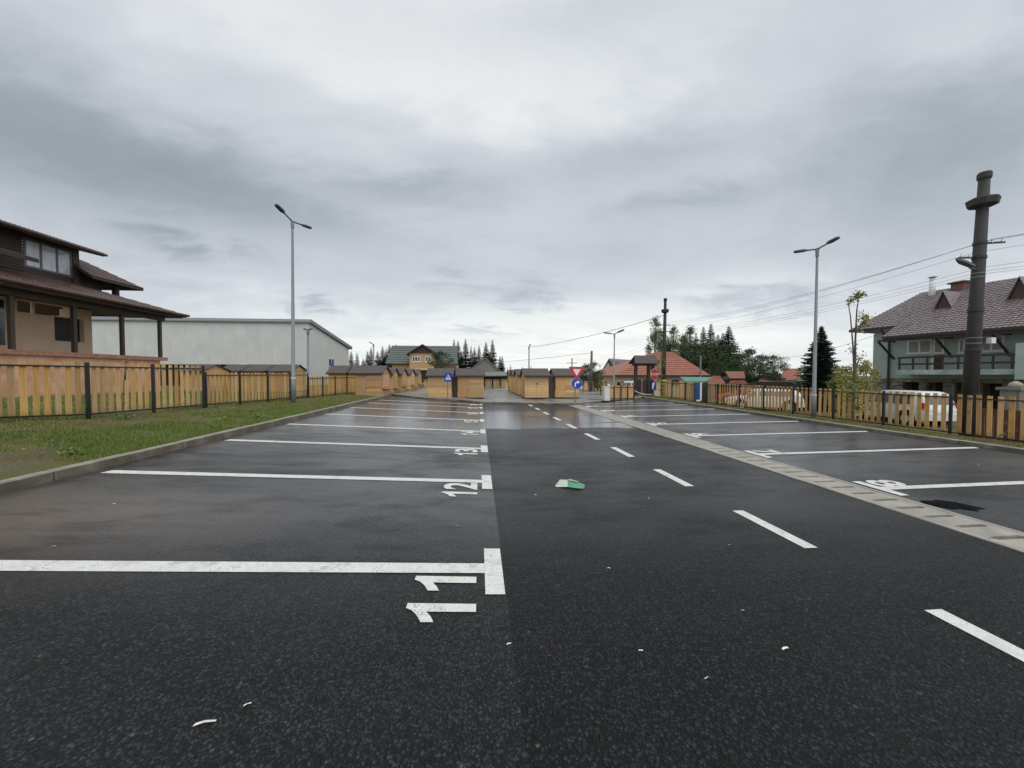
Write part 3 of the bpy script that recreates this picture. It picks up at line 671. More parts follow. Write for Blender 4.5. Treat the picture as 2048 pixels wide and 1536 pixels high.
for px, pt, lb in ((747, 689, 'single arm street lamp rising above the dark kiosk roofs'), (1058, 694, 'thin single arm street lamp above the right kiosk row')):
    t_ = A(px, pt, 48); b = Vector((t_.x, 48, -.2))
    street_lamp(lb, b, t_, [(.2 if px > 1000 else -1, -1, .5)], .1, .07, group='single arm street lamps', hl=.35, al=.3)
# ------------------------------------------------------------------ traffic signs
def disc(c, r, n, m, d, rot=0, yy=0):
    m.prism([(c.x+r*cos(2*pi*k/n+rot), c.y, c.z+r*sin(2*pi*k/n+rot)) for k in range(n)], (0, d, 0))
def onboard(pts, c, r, y, d=.004):
    m = MB(); m.prism([(c.x+x*r, y, c.z+z*r) for x, z in pts], (0, -d, 0)); return m
def sign_pole(root, b, top, r=.028): m = MB(); m.tube([b, Vector((b.x, b.y, top))], r, 8); m.build('pole', 'galvanised', root)
# yield + turn right
b = Vector(GZ(1150, 809, .1)); Y = b.y; c1 = A(1153, 743.5, Y); c2 = A(1153, 767, Y)
t = thing('traffic_sign', 'pole with red and white yield triangle above a round blue arrow sign', 'traffic sign', b, 0, 'traffic signs')
sign_pole(t, b, c1.z+.2); yf = Y-.04
R_ = .46
m = onboard([(-.95, .62), (.95, .62), (1., .55), (.06, -1.05), (-.06, -1.05), (-1., .55)], c1, R_*.86, yf, .012); m.build('yield_plate', 'sign_red', t)
onboard([(-.5, .33), (.5, .33), (0, -.52)], c1, R_*.86, yf-.0125, .003).build('white_field', 'sign_white', t)
m = MB(); disc(Vector((c2.x, yf, c2.z)), .275, 28, m, -.010); m.build('rim', 'sign_white', t)
m = MB(); disc(Vector((c2.x, yf-.011, c2.z)), .262, 28, m, -.004); m.build('blue_plate', 'sign_blue', t)
arr = [(-.42, -.6), (-.18, -.6), (-.18, -.1), (-.08, .08), (.12, .14), (.12, -.08), (.62, .26), (.12, .62), (.12, .40), (-.14, .34), (-.36, .14), (-.42, -.1)]
onboard(arr, c2, .262, yf-.0155, .003).build('white_arrow', 'sign_white', t)
# pedestrian crossing
b = Vector(GZ(895.5, 802, .1)); Y = b.y; c = A(896.5, 754.7, Y)
t = thing('traffic_sign', 'square blue pedestrian crossing sign before the left centre kiosk', 'traffic sign', b, 0, 'traffic signs')
sign_pole(t, b, c.z+.15); yf = Y-.04; r = .215
onboard([(-1, -1.1), (1, -1.1), (1, 1.1), (-1, 1.1)], c, r, yf, .012).build('blue_plate', 'sign_blue', t)
onboard([(-.72, -.62), (.72, -.62), (0, .78)], c, r, yf-.0125, .003).build('white_triangle', 'sign_white', t)
m = onboard([(-.1, .38), (.02, .4), (.06, .2), (.2, 0), (.14, -.04), (.02, .08), (.06, -.14), (.22, -.48), (.12, -.5), (-.04, -.2), (-.2, -.5), (-.3, -.48), (-.12, -.1), (-.1, .08), (-.24, -.06), (-.28, 0)], c, r, yf-.016, .003); m.build('walking_figure', 'black_steel', t)
# stop + blue sign
b = Vector(GZ(1307, 799, .05)); b = Vector((A(1307, 799, 23.6).x, 23.6, .05)); Y = b.y; c = A(1308, 748.5, Y); c2 = A(1307, 772, Y)
t = thing('traffic_sign', 'red octagonal STOP sign over a small blue sign beside the carved gate', 'traffic sign', b, 0, 'traffic signs')
sign_pole(t, b, c.z+.3)
for nm, mt_, rr, dy_ in (('rim', 'sign_white', .39, 0), ('red_plate', 'sign_red', .365, .011)):
    m = MB(); m.prism([(c.x+.72*rr*cos(pi/8+k*pi/4), Y-.04-dy_, c.z+rr*sin(pi/8+k*pi/4)) for k in range(8)], (0, -.01, 0)); m.build(nm, mt_, t)
me = text_mesh('STOP', .2, .02, .002); me.transform(Matrix.Rotation(pi/2, 4, 'X')); xs = [v.co.x for v in me.vertices]; sx = .46/(max(xs)-min(xs))
me.transform(Matrix.Translation((-.23-min(xs)*sx, 0, -.07)) @ Matrix.Diagonal((sx, 1, 1, 1))); me.materials.clear(); me.materials.append(MATS['sign_white'])
o = link('lettering', me, t, loc=Vector((c.x, Y-.063, c.z))-b)
onboard([(-.16, -.26), (.17, -.26), (.17, .26), (-.16, .26)], c2, 1., Y-.04, .012).build('blue_plate', 'sign_blue', t)
onboard([(-.12, -.2), (-.06, -.2), (.08, .2), (-.1, .22), (-.12, .05)], c2, 1., Y-.053, .003).build('white_mark', 'sign_white', t)
# information totem
b = Vector(GZ(1401, 808, .06)); b = Vector((11.75, AX(1401, 808, 11.75).y, gz(11.75, 19)-.02)); t = thing('info_totem', 'dark information totem with blue banner face on the right verge', 'totem', b)
zt = 1.14; xa = AX(1393, 780, 11.7); ang = 0
x0 = A(1391.5, 780, b.y).x; x1 = A(1402, 780, b.y).x; x2 = A(1410, 780, b.y).x
m = MB(); m.box(x1, b.y-.1, b.z, x2+.1, b.y+.3, zt); m.build('dark_side', 'black_steel', t)
m = MB(); m.box(x0, b.y-.06, b.z+.12, x1-.001, b.y+.2, zt); m.build('front_panel', 'banner_blue', t)
m = MB(); m.box(x1-.1, b.y-.08, b.z+.14, x1-.002, b.y-.061, zt); m.box(x0, b.y-.08, b.z+.12, x1-.1, b.y-.061, b.z+.2); m.build('white_edge', 'sign_white', t)
m = MB(); m.box(x0-.02, b.y-.12, b.z, x1-.001, b.y+.25, b.z+.115); m.build('plinth', 'black_steel', t)
# control cabinet and dome bollard
b = Vector(GZ(1214, 801.5, .1)); t = thing('control_cabinet', 'pale grey control cabinet at the kerb left of the low orange fence', 'cabinet', b)
m = MB(); x0 = A(1209, 790, b.y).x; x1 = A(1220, 790, b.y).x; m.box(x0, b.y, .1, x1, b.y+.28, .1+.78); m.build('body', 'white_trim', t, bevel=.01)
m = MB(); m.box(x0+.02, b.y-.008, .2, x1-.02, b.y-.001, .82); m.build('door', 'white_trim', t)
m = MB(); m.box(x0-.02, b.y-.03, .881, x1+.02, b.y+.3, .905); m.build('lid', 'white_trim', t)
c = A(1217, 773, 23.2); t = thing('domed_bin', 'grey domed bin behind the control cabinet', 'bin', (c.x, 23.2, .1))
m = MB(); m.tube([(c.x, 23.2, .1), (c.x, 23.2, .75)], .12, 12); m.build('body', 'galvanised', t)
m = MB(); m.tube([(c.x, 23.2, .751), (c.x, 23.2, .85), (c.x, 23.2, .93), (c.x, 23.2, .97)], [.125, .12, .08, .02], 12); m.build('dome', 'glass_sky', t, smooth=True)
# ------------------------------------------------------------------ buildings
def panel_grid(mb, o, ux, uz, w_, h_, n=None): pass
def wallbox(name, mt, root, x0, y0, z0, x1, y1, z1, label=None):
    m = MB(); m.box(x0, y0, z0, x1, y1, z1); return m.build(name, mt, root, label=label)
def tiled(a, b, c, d, rows, cols, lift=.05, arc=.03):
    """roof covering of overlapping tiles on the quad a b (eave) c d (ridge)"""
    a, b, c, d = map(Vector, (a, b, c, d)); nrm = (b-a).cross(d-a)
    if nrm.length < 1e-6: nrm = (b-a).cross(c-a)
    nrm.normalize()
    if nrm.z < 0: nrm = -nrm
    m = MB()
    for i in range(rows):
        for j in range(cols):
            pts = []
            for (s, tt, l) in ((i/rows, j/cols, lift), (i/rows, (j+.5)/cols, lift+arc), (i/rows, (j+1)/cols, lift), ((i+1.15)/rows, (j+1)/cols, 0), ((i+1.15)/rows, (j+.5)/cols, arc), ((i+1.15)/rows, j/cols, 0)):
                s = min(s, 1.); lo = a.lerp(b, tt); hi = d.lerp(c, tt); pts.append(lo.lerp(hi, s)+nrm*l)
            k = len(m.v); m.v += pts; m.f += [(k, k+1, k+4, k+5), (k+1, k+2, k+3, k+4)]; m.mi += [0, 0]
            # lower lip
            q = [pts[0]-nrm*lift, pts[2]-nrm*lift]; k2 = len(m.v); m.v += q; m.f += [(k, k2, k2+1, k+2, k+1)]; m.mi += [0]
    return m
def slab(a, b, c, d, th):
    m = MB(); m.prism([a, b, c, d], (0, 0, -th)); return m
def window(root, o, ux, w_, h_, panes=2, frame='white_trim', glass='glass_dark', out=Vector((0, -1, 0)), sill=True, fr=.05, label=None):
    """o lower-left corner, ux unit along wall"""
    o = Vector(o); ux = Vector(ux).normalized(); out = Vector(out).normalized(); uz = Vector((0, 0, 1))
    m = MB(); f0 = o+out*.03
    def bx(u0, z0, u1, z1, th=.03, base=None):
        p = (base or f0); return [p+ux*u0+uz*z0, p+ux*u1+uz*z0, p+ux*u1+uz*z1, p+ux*u0+uz*z1], -out*th
    for r in ((0, 0, w_, fr), (0, h_-fr, w_, h_), (0, fr, fr, h_-fr), (w_-fr, fr, w_, h_-fr)):
        q, d = bx(*r); m.prism(q, d)
    for k in range(1, panes):
        u = w_*k/panes; q, d = bx(u-fr*.5, fr, u+fr*.5, h_-fr); m.prism(q, d)
    wn = m.build('window', frame, root, label=label)
    for k in range(panes):
        u0 = w_*k/panes+fr*(.5 if k else 1)+.001; u1 = w_*(k+1)/panes-fr*(.5 if k < panes-1 else 1)-.001
        q, d = bx(u0, fr+.001, u1, h_-fr-.001, .008, f0-out*.012); m = MB(); m.prism(q, d)
        p = m.build('pane', glass, None); p.parent = wn; p.location = -world_loc(root)-Vector((0, 0, 0))
        # mesh was built in world coordinates
    if sill:
        m = MB(); q, d = bx(-.06, -.05, w_+.06, -.005, .09, o+out*.08); m.prism(q, d); s = m.build('sill', frame, None); s.parent = wn; s.location = -world_loc(root)
    return wn
# --- unfinished guest house on the left
XP = -17.; XW = -19.4; XE = -16.3
b0 = Vector((XP, 12, .9)); t = thing('guest_house', 'unfinished tan guest house with brown metal roofs and pink terrace wall', 'house', b0)
ya = AX(-240, 700, XP).y; yb = AX(327, 714, XP).y; zc_ = AX(320, 712, XP).z; zc0 = AX(20, 703, XP).z; capz = (zc_+zc0)/2
wallbox('terrace_wall', 'pink_render', t, XP-.25, ya, .3, XP+.1, yb-.35, capz-.18)
wallbox('terrace_return', 'pink_render', t, XW-6, yb-.6, .3, XP-.251, yb-.35, capz-.18)
wallbox('terrace_cap', 'cap_brick', t, XW-6, ya, capz-.179, XP+.22, yb, capz)
eU = AX(200, 600, XE)
ze0 = AX(0, 557, XE).z; ze1 = AX(372, 630, XE).z; zeave = (ze0+ze1)/2; yend = AX(374, 632, XE).y; ybeg = AX(-330, 500, XE).y
ys_ = [AX(px, 650, XP).y for px in (22, 150, 242, 319)]; stp = (ys_[3]-ys_[0])/3
for k in range(-2, 4):
    y = ys_[0]+stp*k; wallbox('terrace_post', 'dark_wood', t, XP-.065, y-.065, capz, XP+.065, y+.065, zeave-.2)
zr = AX(0, 531, XW+.3).z
y_h = yend-(XE-XW)
# pent roof round the house
s = slab((XE, ybeg, zeave), (XE, yend, zeave), (XW, y_h, zr), (XW, ybeg, zr), .12); s.build('pent_roof_deck', 'soffit_brown', t)
R1 = tiled((XE, ybeg, zeave), (XE, yend, zeave), (XW, y_h, zr), (XW, ybeg, zr), 9, 70, .03, .02).build('pent_roof_tiles', 'brown_metal_tile', t, kind='stuff')
s = slab((XE, yend, zeave-.002), (XW-8, yend, zeave-.002), (XW-8, y_h, zr), (XW, y_h, zr), .12); s.build('pent_roof_deck', 'soffit_brown', t)
tiled((XE, yend, zeave), (XW-8, yend, zeave), (XW-8, y_h, zr), (XW, y_h, zr), 9, 40, .03, .02).build('pent_roof_tiles', 'brown_metal_tile', t, kind='stuff')
m = MB(); m.tube([(XE+.06, ybeg, zeave-.02), (XE+.06, yend+.05, zeave-.02)], .07, 8); m.build('gutter', 'brown_metal_tile', t)
wallbox('fascia_beam', 'soffit_brown', t, XP-.1, ybeg, zeave-.42, XP+.1, yend-.7, zeave-.2)
wallbox('soffit', 'soffit_brown', t, XW, ybeg, zeave-.2, XE-.06, yend-.2, zeave-.16)
# ground floor wall with openings (pieces between the openings)
xw = XW+.6; yw = AX(184, 660, xw).y; zt_ = zeave-.201
def wy(px): return AX(px, 650, xw).y
def wz(px, py): return AX(px, py, xw).z
o1 = (wy(38), wy(140), wz(90, 636), wz(90, 596)); o2 = (wy(109), wy(160), 0, 0)
za, zb_ = wz(60, 626), wz(60, 600); zc1, zc2 = wz(150, 684), wz(150, 637)
y38, y109, y140, y170 = wy(36), wy(109), wy(140), wy(168)
W1 = lambda ya_, yb_, z0, z1: wallbox('wall', 'tan_render', t, xw-.3, ya_, z0, xw, yb_, z1)
W1(ybeg, y38, capz-.2, zt_); W1(y38+.001, y140, capz-.2, zc1-.001); W1(y38+.001, y109-.001, zc1, za); 
W1(y38+.001, y140, zb_, zt_); W1(y140+.001, y170, capz-.2, zc1-.001); W1(y140+.001, y170, zc2, zt_); W1(y170+.001, yw, capz-.2, zt_)
W1(y109, y140, zc2, za)
wallbox('opening_frame', 'cream_render', t, xw-.12, y38+(y140-y38)*.28, za+.001, xw-.04, y38+(y140-y38)*.33, zb_-.001)
wallbox('window_shutter', 'dark_opening', t, xw-.25, y109+.001, zc1+.001, xw-.2, y170-.001, zc2-.001)
wallbox('end_wall', 'tan_render', t, xw-1.1, yw-.3, capz-.2, xw-.301, yw, zt_)
wallbox('far_wall', 'tan_render', t, xw-9, ybeg, capz-.2, xw-8.7, yw-3.5, zt_-.9)
wallbox('terrace_floor', 'concrete', t, XW-8, ya, capz-.5, XP-.252, yb-.61, capz-.201)
wallbox('dark_window', 'glass_dark', t, xw+.001, ybeg, wz(5, 690), xw+.03, wy(8), wz(5, 600))
# upper storey: timber clad with strip window
xu = XW+.25; yc = AX(158, 530, xu).y; z_top = AX(209, 504, XW+1.2).z+.02; zwt = AX(100, 490, xu).z; zwb = AX(100, 545, xu).z
yl = AX(48, 520, xu).y
nb = 14
for k in range(nb):
    z0 = zr+(z_top-zr)*k/nb; z1 = zr+(z_top-zr)*(k+1)/nb-.015
    wallbox('cladding_board', 'soffit_brown', t, xu-.12, ybeg, z0, xu-.003*(k % 2), yl-.02, z1)
wallbox('window_bay_wall', 'soffit_brown', t, xu-.3, yl, zr-.1, xu-.05, yc-.3, zwb-.02); wallbox('window_head', 'soffit_brown', t, xu-.3, yl, zwt+.02, xu, yc-.3, z_top+.1)
wallbox('corner_post', 'soffit_brown', t, xu-.2, yc-.28, zr-.3, xu+.02, yc, z_top+.1)
window(t, (xu-.03, yl, zwb), (0, 1, 0), yc-.3-yl, zwt-zwb, 3, 'lamp_grey', 'glass_sky', out=(1, 0, 0), sill=False, fr=.09)
xe2 = XW+1.2; zt2 = AX(205, 504, xe2).z; yt2 = AX(209, 504, xe2).y; zt20 = AX(0, 445, xe2).z
zz = (zt2+zt20)/2
slab((xe2, ybeg, zz), (xe2, yt2, zz), (XW-3, yt2, zz+1.0), (XW-3, ybeg, zz+1.0), .14).build('main_roof_deck', 'soffit_brown', t)
tiled((xe2, ybeg, zz), (xe2, yt2, zz), (XW-3, yt2, zz+1.0), (XW-3, ybeg, zz+1.0), 9, 60, .03, .02).build('main_roof_tiles', 'brown_metal_tile', t, kind='stuff')
m = MB(); m.tube([(xe2+.05, ybeg, zz-.05), (xe2+.05, yt2+.05, zz-.05)], .06, 8); m.build('gutter', 'brown_metal_tile', t)
# lower hipped side roof beyond the corner
xe3 = XW+1.0; zz3 = AX(285, 577, xe3).z; ye3 = AX(287, 577, xe3).y
slab((xe3, yc-.2, zz3), (xe3, ye3, zz3), (XW-.6, ye3-1.6, zz3+1.05), (XW-.6, yc-.2, zz3+1.05), .12).build('side_roof_deck', 'soffit_brown', t)
tiled((xe3, yc-.2, zz3), (xe3, ye3, zz3), (XW-.6, ye3-1.6, zz3+1.05), (XW-.6, yc-.2, zz3+1.05), 7, 22, .03, .02).build('side_roof_tiles', 'brown_metal_tile', t, kind='stuff')
slab((xe3, ye3, zz3-.002), (XW-6, ye3, zz3-.002), (XW-6, ye3-1.6, zz3+1.05), (XW-.6, ye3-1.6, zz3+1.05), .12).build('side_roof_deck', 'soffit_brown', t)
wallbox('stair_wall', 'soffit_brown', t, XW-3, yc+.001, zr-.3, xu-.25, AX(203, 570, xu-.25).y, zz3+.6)
wallbox('side_post', 'soffit_brown', t, xu-.1, AX(231, 575, xu).y-.1, zr-.6, xu+.1, AX(231, 575, xu).y+.1, zz3+.3)
# porch gable roof poking out at the left edge
xe4 = XW+1.9; p = AX(78, 521, xe4); slab((xe4, ybeg, p.z+.05), (xe4, p.y, p.z+.05), (xu, p.y-.3, p.z+.6), (xu, ybeg, p.z+.6), .16).build('porch_roof', 'soffit_brown', t)
# --- white warehouse
cY = 45; c = A(617, 640, cY); XWh = c.x; f2 = AX(697, 694, XWh); Yb = f2.y; x_l = A(60, 640, cY).x-6
t = thing('warehouse', 'large white sheet metal warehouse with grey eaves behind the kiosks', 'warehouse', (XWh-8, cY, 0))
zt0 = c.z-.35; zt1 = f2.z-.3; zband = A(500, 729, cY).z
npn = 26; wdp = (XWh-x_l)/npn
for k in range(npn):
    x0 = x_l+wdp*k; wallbox('wall_panel', 'warehouse_sheet', t, x0+.004, cY, zband, x0+wdp-.004, cY+.12, zt0-(.0 if k > npn-2 else 0))
m = MB(); m.prism([(XWh, cY+.121, -.3), (XWh, Yb, -.3), (XWh, Yb, zt1), (XWh, cY+.121, zt0)], (-.12, 0, 0)); m.build('side_wall', 'warehouse_sheet', t)
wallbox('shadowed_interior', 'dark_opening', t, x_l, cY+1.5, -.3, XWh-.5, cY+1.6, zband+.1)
for px in (401, 411, 430, 480, 487, 539, 560, 605):
    x = A(px, 735, cY).x; wallbox('column', 'white_trim', t, x-.16, cY+.05, -.3, x+.16, cY+.35, zband-.001)
wallbox('wall_beam', 'white_trim', t, A(479, 735, cY).x, cY-.03, A(490, 732.5, cY).z, A(494, 735, cY).x, cY-.001, zband+.1)
x = A(604, 735, cY).x; wallbox('corner_wall', 'warehouse_sheet', t, x+.2, cY+.0, -.3, XWh-.001, cY+.12, zband-.001)
m = MB(); m.prism([(x_l-.3, cY-.3, zt0), (XWh+.35, cY-.3, zt0), (XWh+.35, cY+.1, zt0+.3), (x_l-.3, cY+.1, zt0+.3)], (0, 0, .14)); m.build('eave_trim', 'galvanised', t)
m = MB(); m.prism([(XWh+.3, cY+.0, zt0+.02), (XWh+.3, Yb+.8, zt1-.02), (XWh+.3, Yb+.8, zt1+.4), (XWh+.3, cY+.0, zt0+.42)], (-(XWh-x_l), 0, 0)); m.build('roof', 'galvanised', t)
w0 = AX(657, 733, XWh+.02); w1 = AX(668, 717, XWh+.02)
wn = window(t, (XWh+.02, w0.y, w0.z), (0, 1, 0), w1.y-w0.y, w1.z-w0.z, 2, 'white_trim', 'glass_dark', out=(1, 0, 0), fr=.12)
m = MB(); m.box(XWh+.06, w0.y+.15, w0.z+.05, XWh+.08, w1.y-.4, w0.z+.45); m.build('window_poster', 'sign_blue', t)
# --- generic gabled / hipped houses far off
def house(name, label, Y, roof_pts, wall_mt, roof_mt, base=-.8, tiles=(14, 30), overhang=.0, cat='house'):
    pass
# orange house, green sheet roof
Y = 60; t = thing('orange_house', 'orange house with green sheet roof and dark gabled dormer', 'house', (A(845, 740, Y).x, Y, 0))
e0 = A(771, 727, Y); e1 = A(916, 728, Y); r0 = A(784, 691, Y+5); r1 = A(914, 692, Y+5)
slab(e0, e1, r1, r0, .2).build('roof_deck', 'soffit_brown', t); tiled(e0, e1, r1, r0, 10, 24, .07, .0).build('roof_sheets', 'green_sheet', t, kind='stuff')
x0 = A(783, 735, Y).x; x1 = A(911, 735, Y).x
wallbox('wall', 'orange_render', t, x0, Y+.4, -1, x1, Y+9, e0.z-.1)
d0 = A(819, 737, Y-1.2); d1 = A(868, 737, Y-1.2); dz1 = A(840, 706, Y-1.2).z
wallbox('dormer_wall', 'orange_render', t, d0.x, Y-1.2, d0.z, d1.x, Y+3, dz1); wallbox('balcony_edge', 'cream_render', t, x0, Y-1.3, d0.z-.25, d1.x+.4, Y-.2, d0.z-.001)
ap = A(845, 688, Y-1.6); l_ = A(813, 708, Y-1.6); r_ = A(875, 708, Y-1.6)
m = MB(); m.prism([(l_.x+.3, Y-1.4, dz1+.001), (r_.x-.3, Y-1.4, dz1+.001), (ap.x, Y-1.4, ap.z-.2)], (0, .2, 0)); m.build('dormer_gable', 'dark_wood', t)
for s, q in ((-1, l_), (1, r_)):
    m = MB(); m.prism([(q.x, Y-1.8, q.z), (ap.x, Y-1.8, ap.z), (ap.x, Y+4.5, ap.z), (q.x, Y+4.5, q.z)], (0, 0, -.22)); m.build('dormer_roof', 'soffit_brown', t)
for a_, b_ in ((824, 841), (850, 862)):
    p0 = A(a_, 724, Y-1.2); p1 = A(b_, 712.5, Y-1.2); window(t, (p0.x, Y-1.2, p0.z), (1, 0, 0), p1.x-p0.x, p1.z-p0.z, 2 if a_ > 830 else 3, fr=.12)
wallbox('lower_opening', 'dark_opening', t, A(838, 740, Y-1.2).x, Y-1.1, -.5, A(905, 740, Y).x, Y+.39, d0.z-.26)
wallbox('corner_wall', 'brick_red', t, A(898, 740, Y).x, Y-.2, -.5, A(913, 740, Y).x, Y+.38, A(900, 729, Y).z)
# grey gabled barn between the kiosk rows
Y = 44; t = thing('grey_barn', 'low barn with grey fibre cement gable and dark open front', 'barn', (A(970, 745, Y).x, Y, 0))
l_ = A(937, 743, Y); r_ = A(1004, 746, Y); ap = A(970, 718, Y)
m = MB(); m.prism([(l_.x, Y, l_.z), (r_.x, Y, r_.z), (ap.x, Y, ap.z)], (0, .15, 0)); m.build('gable_cladding', 'fibre_cement', t)
for q in (l_, r_):
    m = MB(); m.prism([(q.x, Y-.15, q.z+.02), (ap.x, Y-.15, ap.z+.05), (ap.x, Y+9, ap.z+.05), (q.x, Y+9, q.z+.02)], (0, 0, .12)); m.build('roof', 'fibre_cement', t)
q0 = A(940, 753, Y-1.2); q1 = A(1017, 752, Y-1.2); z1 = A(970, 745, Y-.2).z
m = MB(); m.prism([(q0.x, Y-1.4, q0.z), (q1.x, Y-1.4, q1.z), (q1.x, Y-.16, z1), (q0.x, Y-.16, z1)], (0, 0, .1)); m.build('lean_to_roof', 'fibre_cement', t)
wallbox('dark_front', 'dark_fence', t, l_.x+.3, Y+.2, -.3, A(1010, 750, Y).x, Y+6, q0.z+.1)
# grey house
Y = 48; t = thing('grey_house', 'two storey beige house with mauve grey gable roof behind the street lamp', 'house', (A(1220, 750, Y).x, Y, -.8))
ap = A(1216, 719, Y); l_ = A(1199, 747, Y); r_ = A(1234, 749, Y); rr = A(1278, 719, Y+4)
wl = A(1203, 760, Y).x; wr = A(1232, 760, Y).x
m = MB(); m.prism([(wl, Y, -1), (wr, Y, -1), (wr, Y, r_.z-.05), (ap.x, Y, ap.z-.25), (wl, Y, l_.z-.05)], (0, .2, 0)); m.build('gable_wall', 'beige_render', t)
m = MB(); m.prism([(l_.x, Y-.3, l_.z), (ap.x, Y-.3, ap.z), (ap.x+5, Y+7, ap.z), (l_.x+5, Y+7, l_.z)], (0, 0, .12)); m.build('roof', 'grey_roof', t)
m = MB(); m.prism([(r_.x, Y-.3, r_.z), (ap.x, Y-.3, ap.z), (A(1279, 719, Y+6).x, Y+6, ap.z), (A(1300, 748, Y+3).x, Y+3, r_.z)], (0, 0, .12)); m.build('roof', 'grey_roof', t)
for px in (1213, 1225):
    p0 = A(px-2.5, 747, Y); p1 = A(px+2.5, 737, Y); window(t, (p0.x, Y, p0.z), (1, 0, 0), p1.x-p0.x, p1.z-p0.z, 1, fr=.06, sill=False)
wallbox('annex_wall', 'beige_render', t, wr-1.9, Y-1.5, -1, A(1236, 760, Y-1.5).x, Y-.01, A(1230, 752, Y-1.5).z)
# red hipped house
Y = 36; t = thing('red_roof_house', 'cream house with orange red hipped tile roof and green front canopy', 'house', (A(1325, 760, Y).x, Y, -.8))
e0 = A(1230, 750.5, Y); e1 = A(1421, 751, Y); r0 = A(1310, 704, Y+5.5); r1 = A(1345, 703.5, Y+5.5)
slab(e0, e1, r1, r0, .12).build('roof_deck', 'soffit_brown', t); tiled(e0, e1, r1, r0, 12, 44, .05, .02).build('roof_tiles', 'red_tile', t, kind='stuff')
bk0 = Vector((e0.x+.2, Y+11, e0.z)); bk1 = Vector((e1.x, Y+11, e1.z))
m = MB(); m.prism([e1, bk1, r1], (0, 0, -.1)); m.build('hip', 'red_tile', t); m = MB(); m.prism([bk0, e0, r0], (0, 0, -.1)); m.build('hip', 'red_tile', t)
wx0 = A(1236, 760, Y+.5).x; wx1 = A(1410, 760, Y+.5).x
wallbox('wall', 'cream_render', t, wx0, Y+.5, -1, wx1, Y+10.5, e0.z-.13)
wallbox('gutter', 'soffit_brown', t, e0.x, Y-.1, e0.z-.13, e1.x, Y+.0, e0.z-.01)
for a_, b_, y0_, y1_ in ((1247, 1255, 769, 757), (1343, 1358, 770, 759.5)):
    p0 = A(a_, y0_, Y+.5); p1 = A(b_, y1_, Y+.5); window(t, (p0.x, Y+.5, p0.z), (1, 0, 0), p1.x-p0.x, p1.z-p0.z, 2, frame='white_trim' if a_ < 1300 else 'dark_wood', fr=.06)
c = A(1402, 745, Y-.5); m = MB(); m.tube([(c.x, Y-.4, -.8), (c.x, Y-.4, A(1402, 711, Y-.5).z)], .085, 10); m.build('metal_flue', 'galvanised', t)
q = [A(1360, 755, 31), A(1424, 755.5, 31), A(1412, 764, 29.2), A(1371, 764, 29.2)]
m = MB(); m.prism(q, (0, 0, .06)); m.build('canopy', 'canopy_green', t, label='green sheet canopy in front of the red roof')
for px in (1373, 1411):
    p = A(px, 764, 29.3); m = MB(); m.tube([(p.x, 29.3, -.8), p], .04, 6); m.build('canopy_post', 'black_steel', t)
# red roofs behind the right fence
def small_roof(nm, label, Y, pe0, pe1, pr1, pr0, dep, wall='dark_wood', rm='red_tile_old', rows=8, cols=20, wzlow=-.85):
    e0 = A(*pe0, Y); e1 = A(*pe1, Y); r1 = A(*pr1, Y+dep); r0 = A(*pr0, Y+dep)
    t = thing(nm, label, 'building', (e0.x, Y, wzlow)); slab(e0, e1, r1, r0, .1).build('roof_deck', 'soffit_brown', t)
    tiled(e0, e1, r1, r0, rows, cols, .04, .02).build('roof_tiles', rm, t, kind='stuff')
    wallbox('wall', wall, t, e0.x+.3, Y+.3, wzlow, e1.x-.3, Y+dep+2, min(e0.z, e1.z)-.1)
    m = MB(); m.prism([(e1.x-.3, Y+.3, e1.z-.12), (e1.x-.3, Y+2*dep-.3, e1.z-.12), (r1.x-.3, Y+dep, r1.z-.12)], (.1, 0, 0)); m.build('gable', wall, t)
    return t
small_roof('shed', 'red sheet roofed shed right of the green canopy', 33, (1412, 768), (1452, 768), (1440, 752), (1424, 752), 3, rm='red_tile')
small_roof('outbuilding', 'old outbuilding with weathered pink tile roof between the trees', 36, (1459, 757), (1491, 757), (1488, 743), (1450, 743), 2.5)
small_roof('low_shed', 'low shed with pale red roof below the weathered tile roof', 33, (1456, 768), (1496, 768), (1488, 761), (1462, 761), 1.5, rm='red_tile')
small_roof('long_shed', 'long low shed with pale red roof under the apple trees', 34, (1512, 767), (1582, 767), (1574, 757), (1522, 757), 3, wall='dark_fence')
small_roof('red_gable_house', 'small house with plain red roof left of the big spruce', 40, (1560, 760), (1590, 760), (1612, 737), (1567, 737), 4, wall='dark_fence', rm='red_tile')
m = MB(); a = A(1505, 768, 30); b = A(1660, 768, 27); m.prism([(a.x, a.y, RG), (b.x, b.y, RG), (b.x, b.y, .95), (a.x, a.y, .95)], (0, .15, 0)); o = m.build('board_wall', 'dark_fence'); tag(o, 'dark green board wall running behind the parked cars', 'wall')
print('houses')
# --- green house with balcony on the right
P0 = A(1745, 748, 25.5); dirv = ray(800, 748); dirv.z = 0; dirv.normalize(); FD = -dirv       # FD: along the facade, towards the camera side
FN = Vector((-FD.y, FD.x, 0)); FN = FN if FN.dot(Vector((-1, -.2, 0))) > 0 else -FN            # outwards
def on(px, py, off=0.):
    """point on the facade plane moved out by off"""
    d = ray(px, py); o = Vector((0, 0, H)); q = P0+FN*off; tt = (q-o).dot(FN)/d.dot(FN); return o+d*tt
def su(p): return (p-P0).dot(FD)
t = thing('green_house', 'grey green two storey house with tiled roof, brown balcony and stone base', 'house', (P0.x, P0.y, RG))
t.location = (P0.x, P0.y, RG)
def fb(u0, z0, u1, z1, o0, o1):
    m = MB(); a = P0+FD*u0+FN*o0; b = P0+FD*u1+FN*o0
    m.prism([(a.x, a.y, z0), (b.x, b.y, z0), (b.x, b.y, z1), (a.x, a.y, z1)], FN*(o1-o0)); return m
UE = su(on(2130, 700)) ; OUT = 1.5
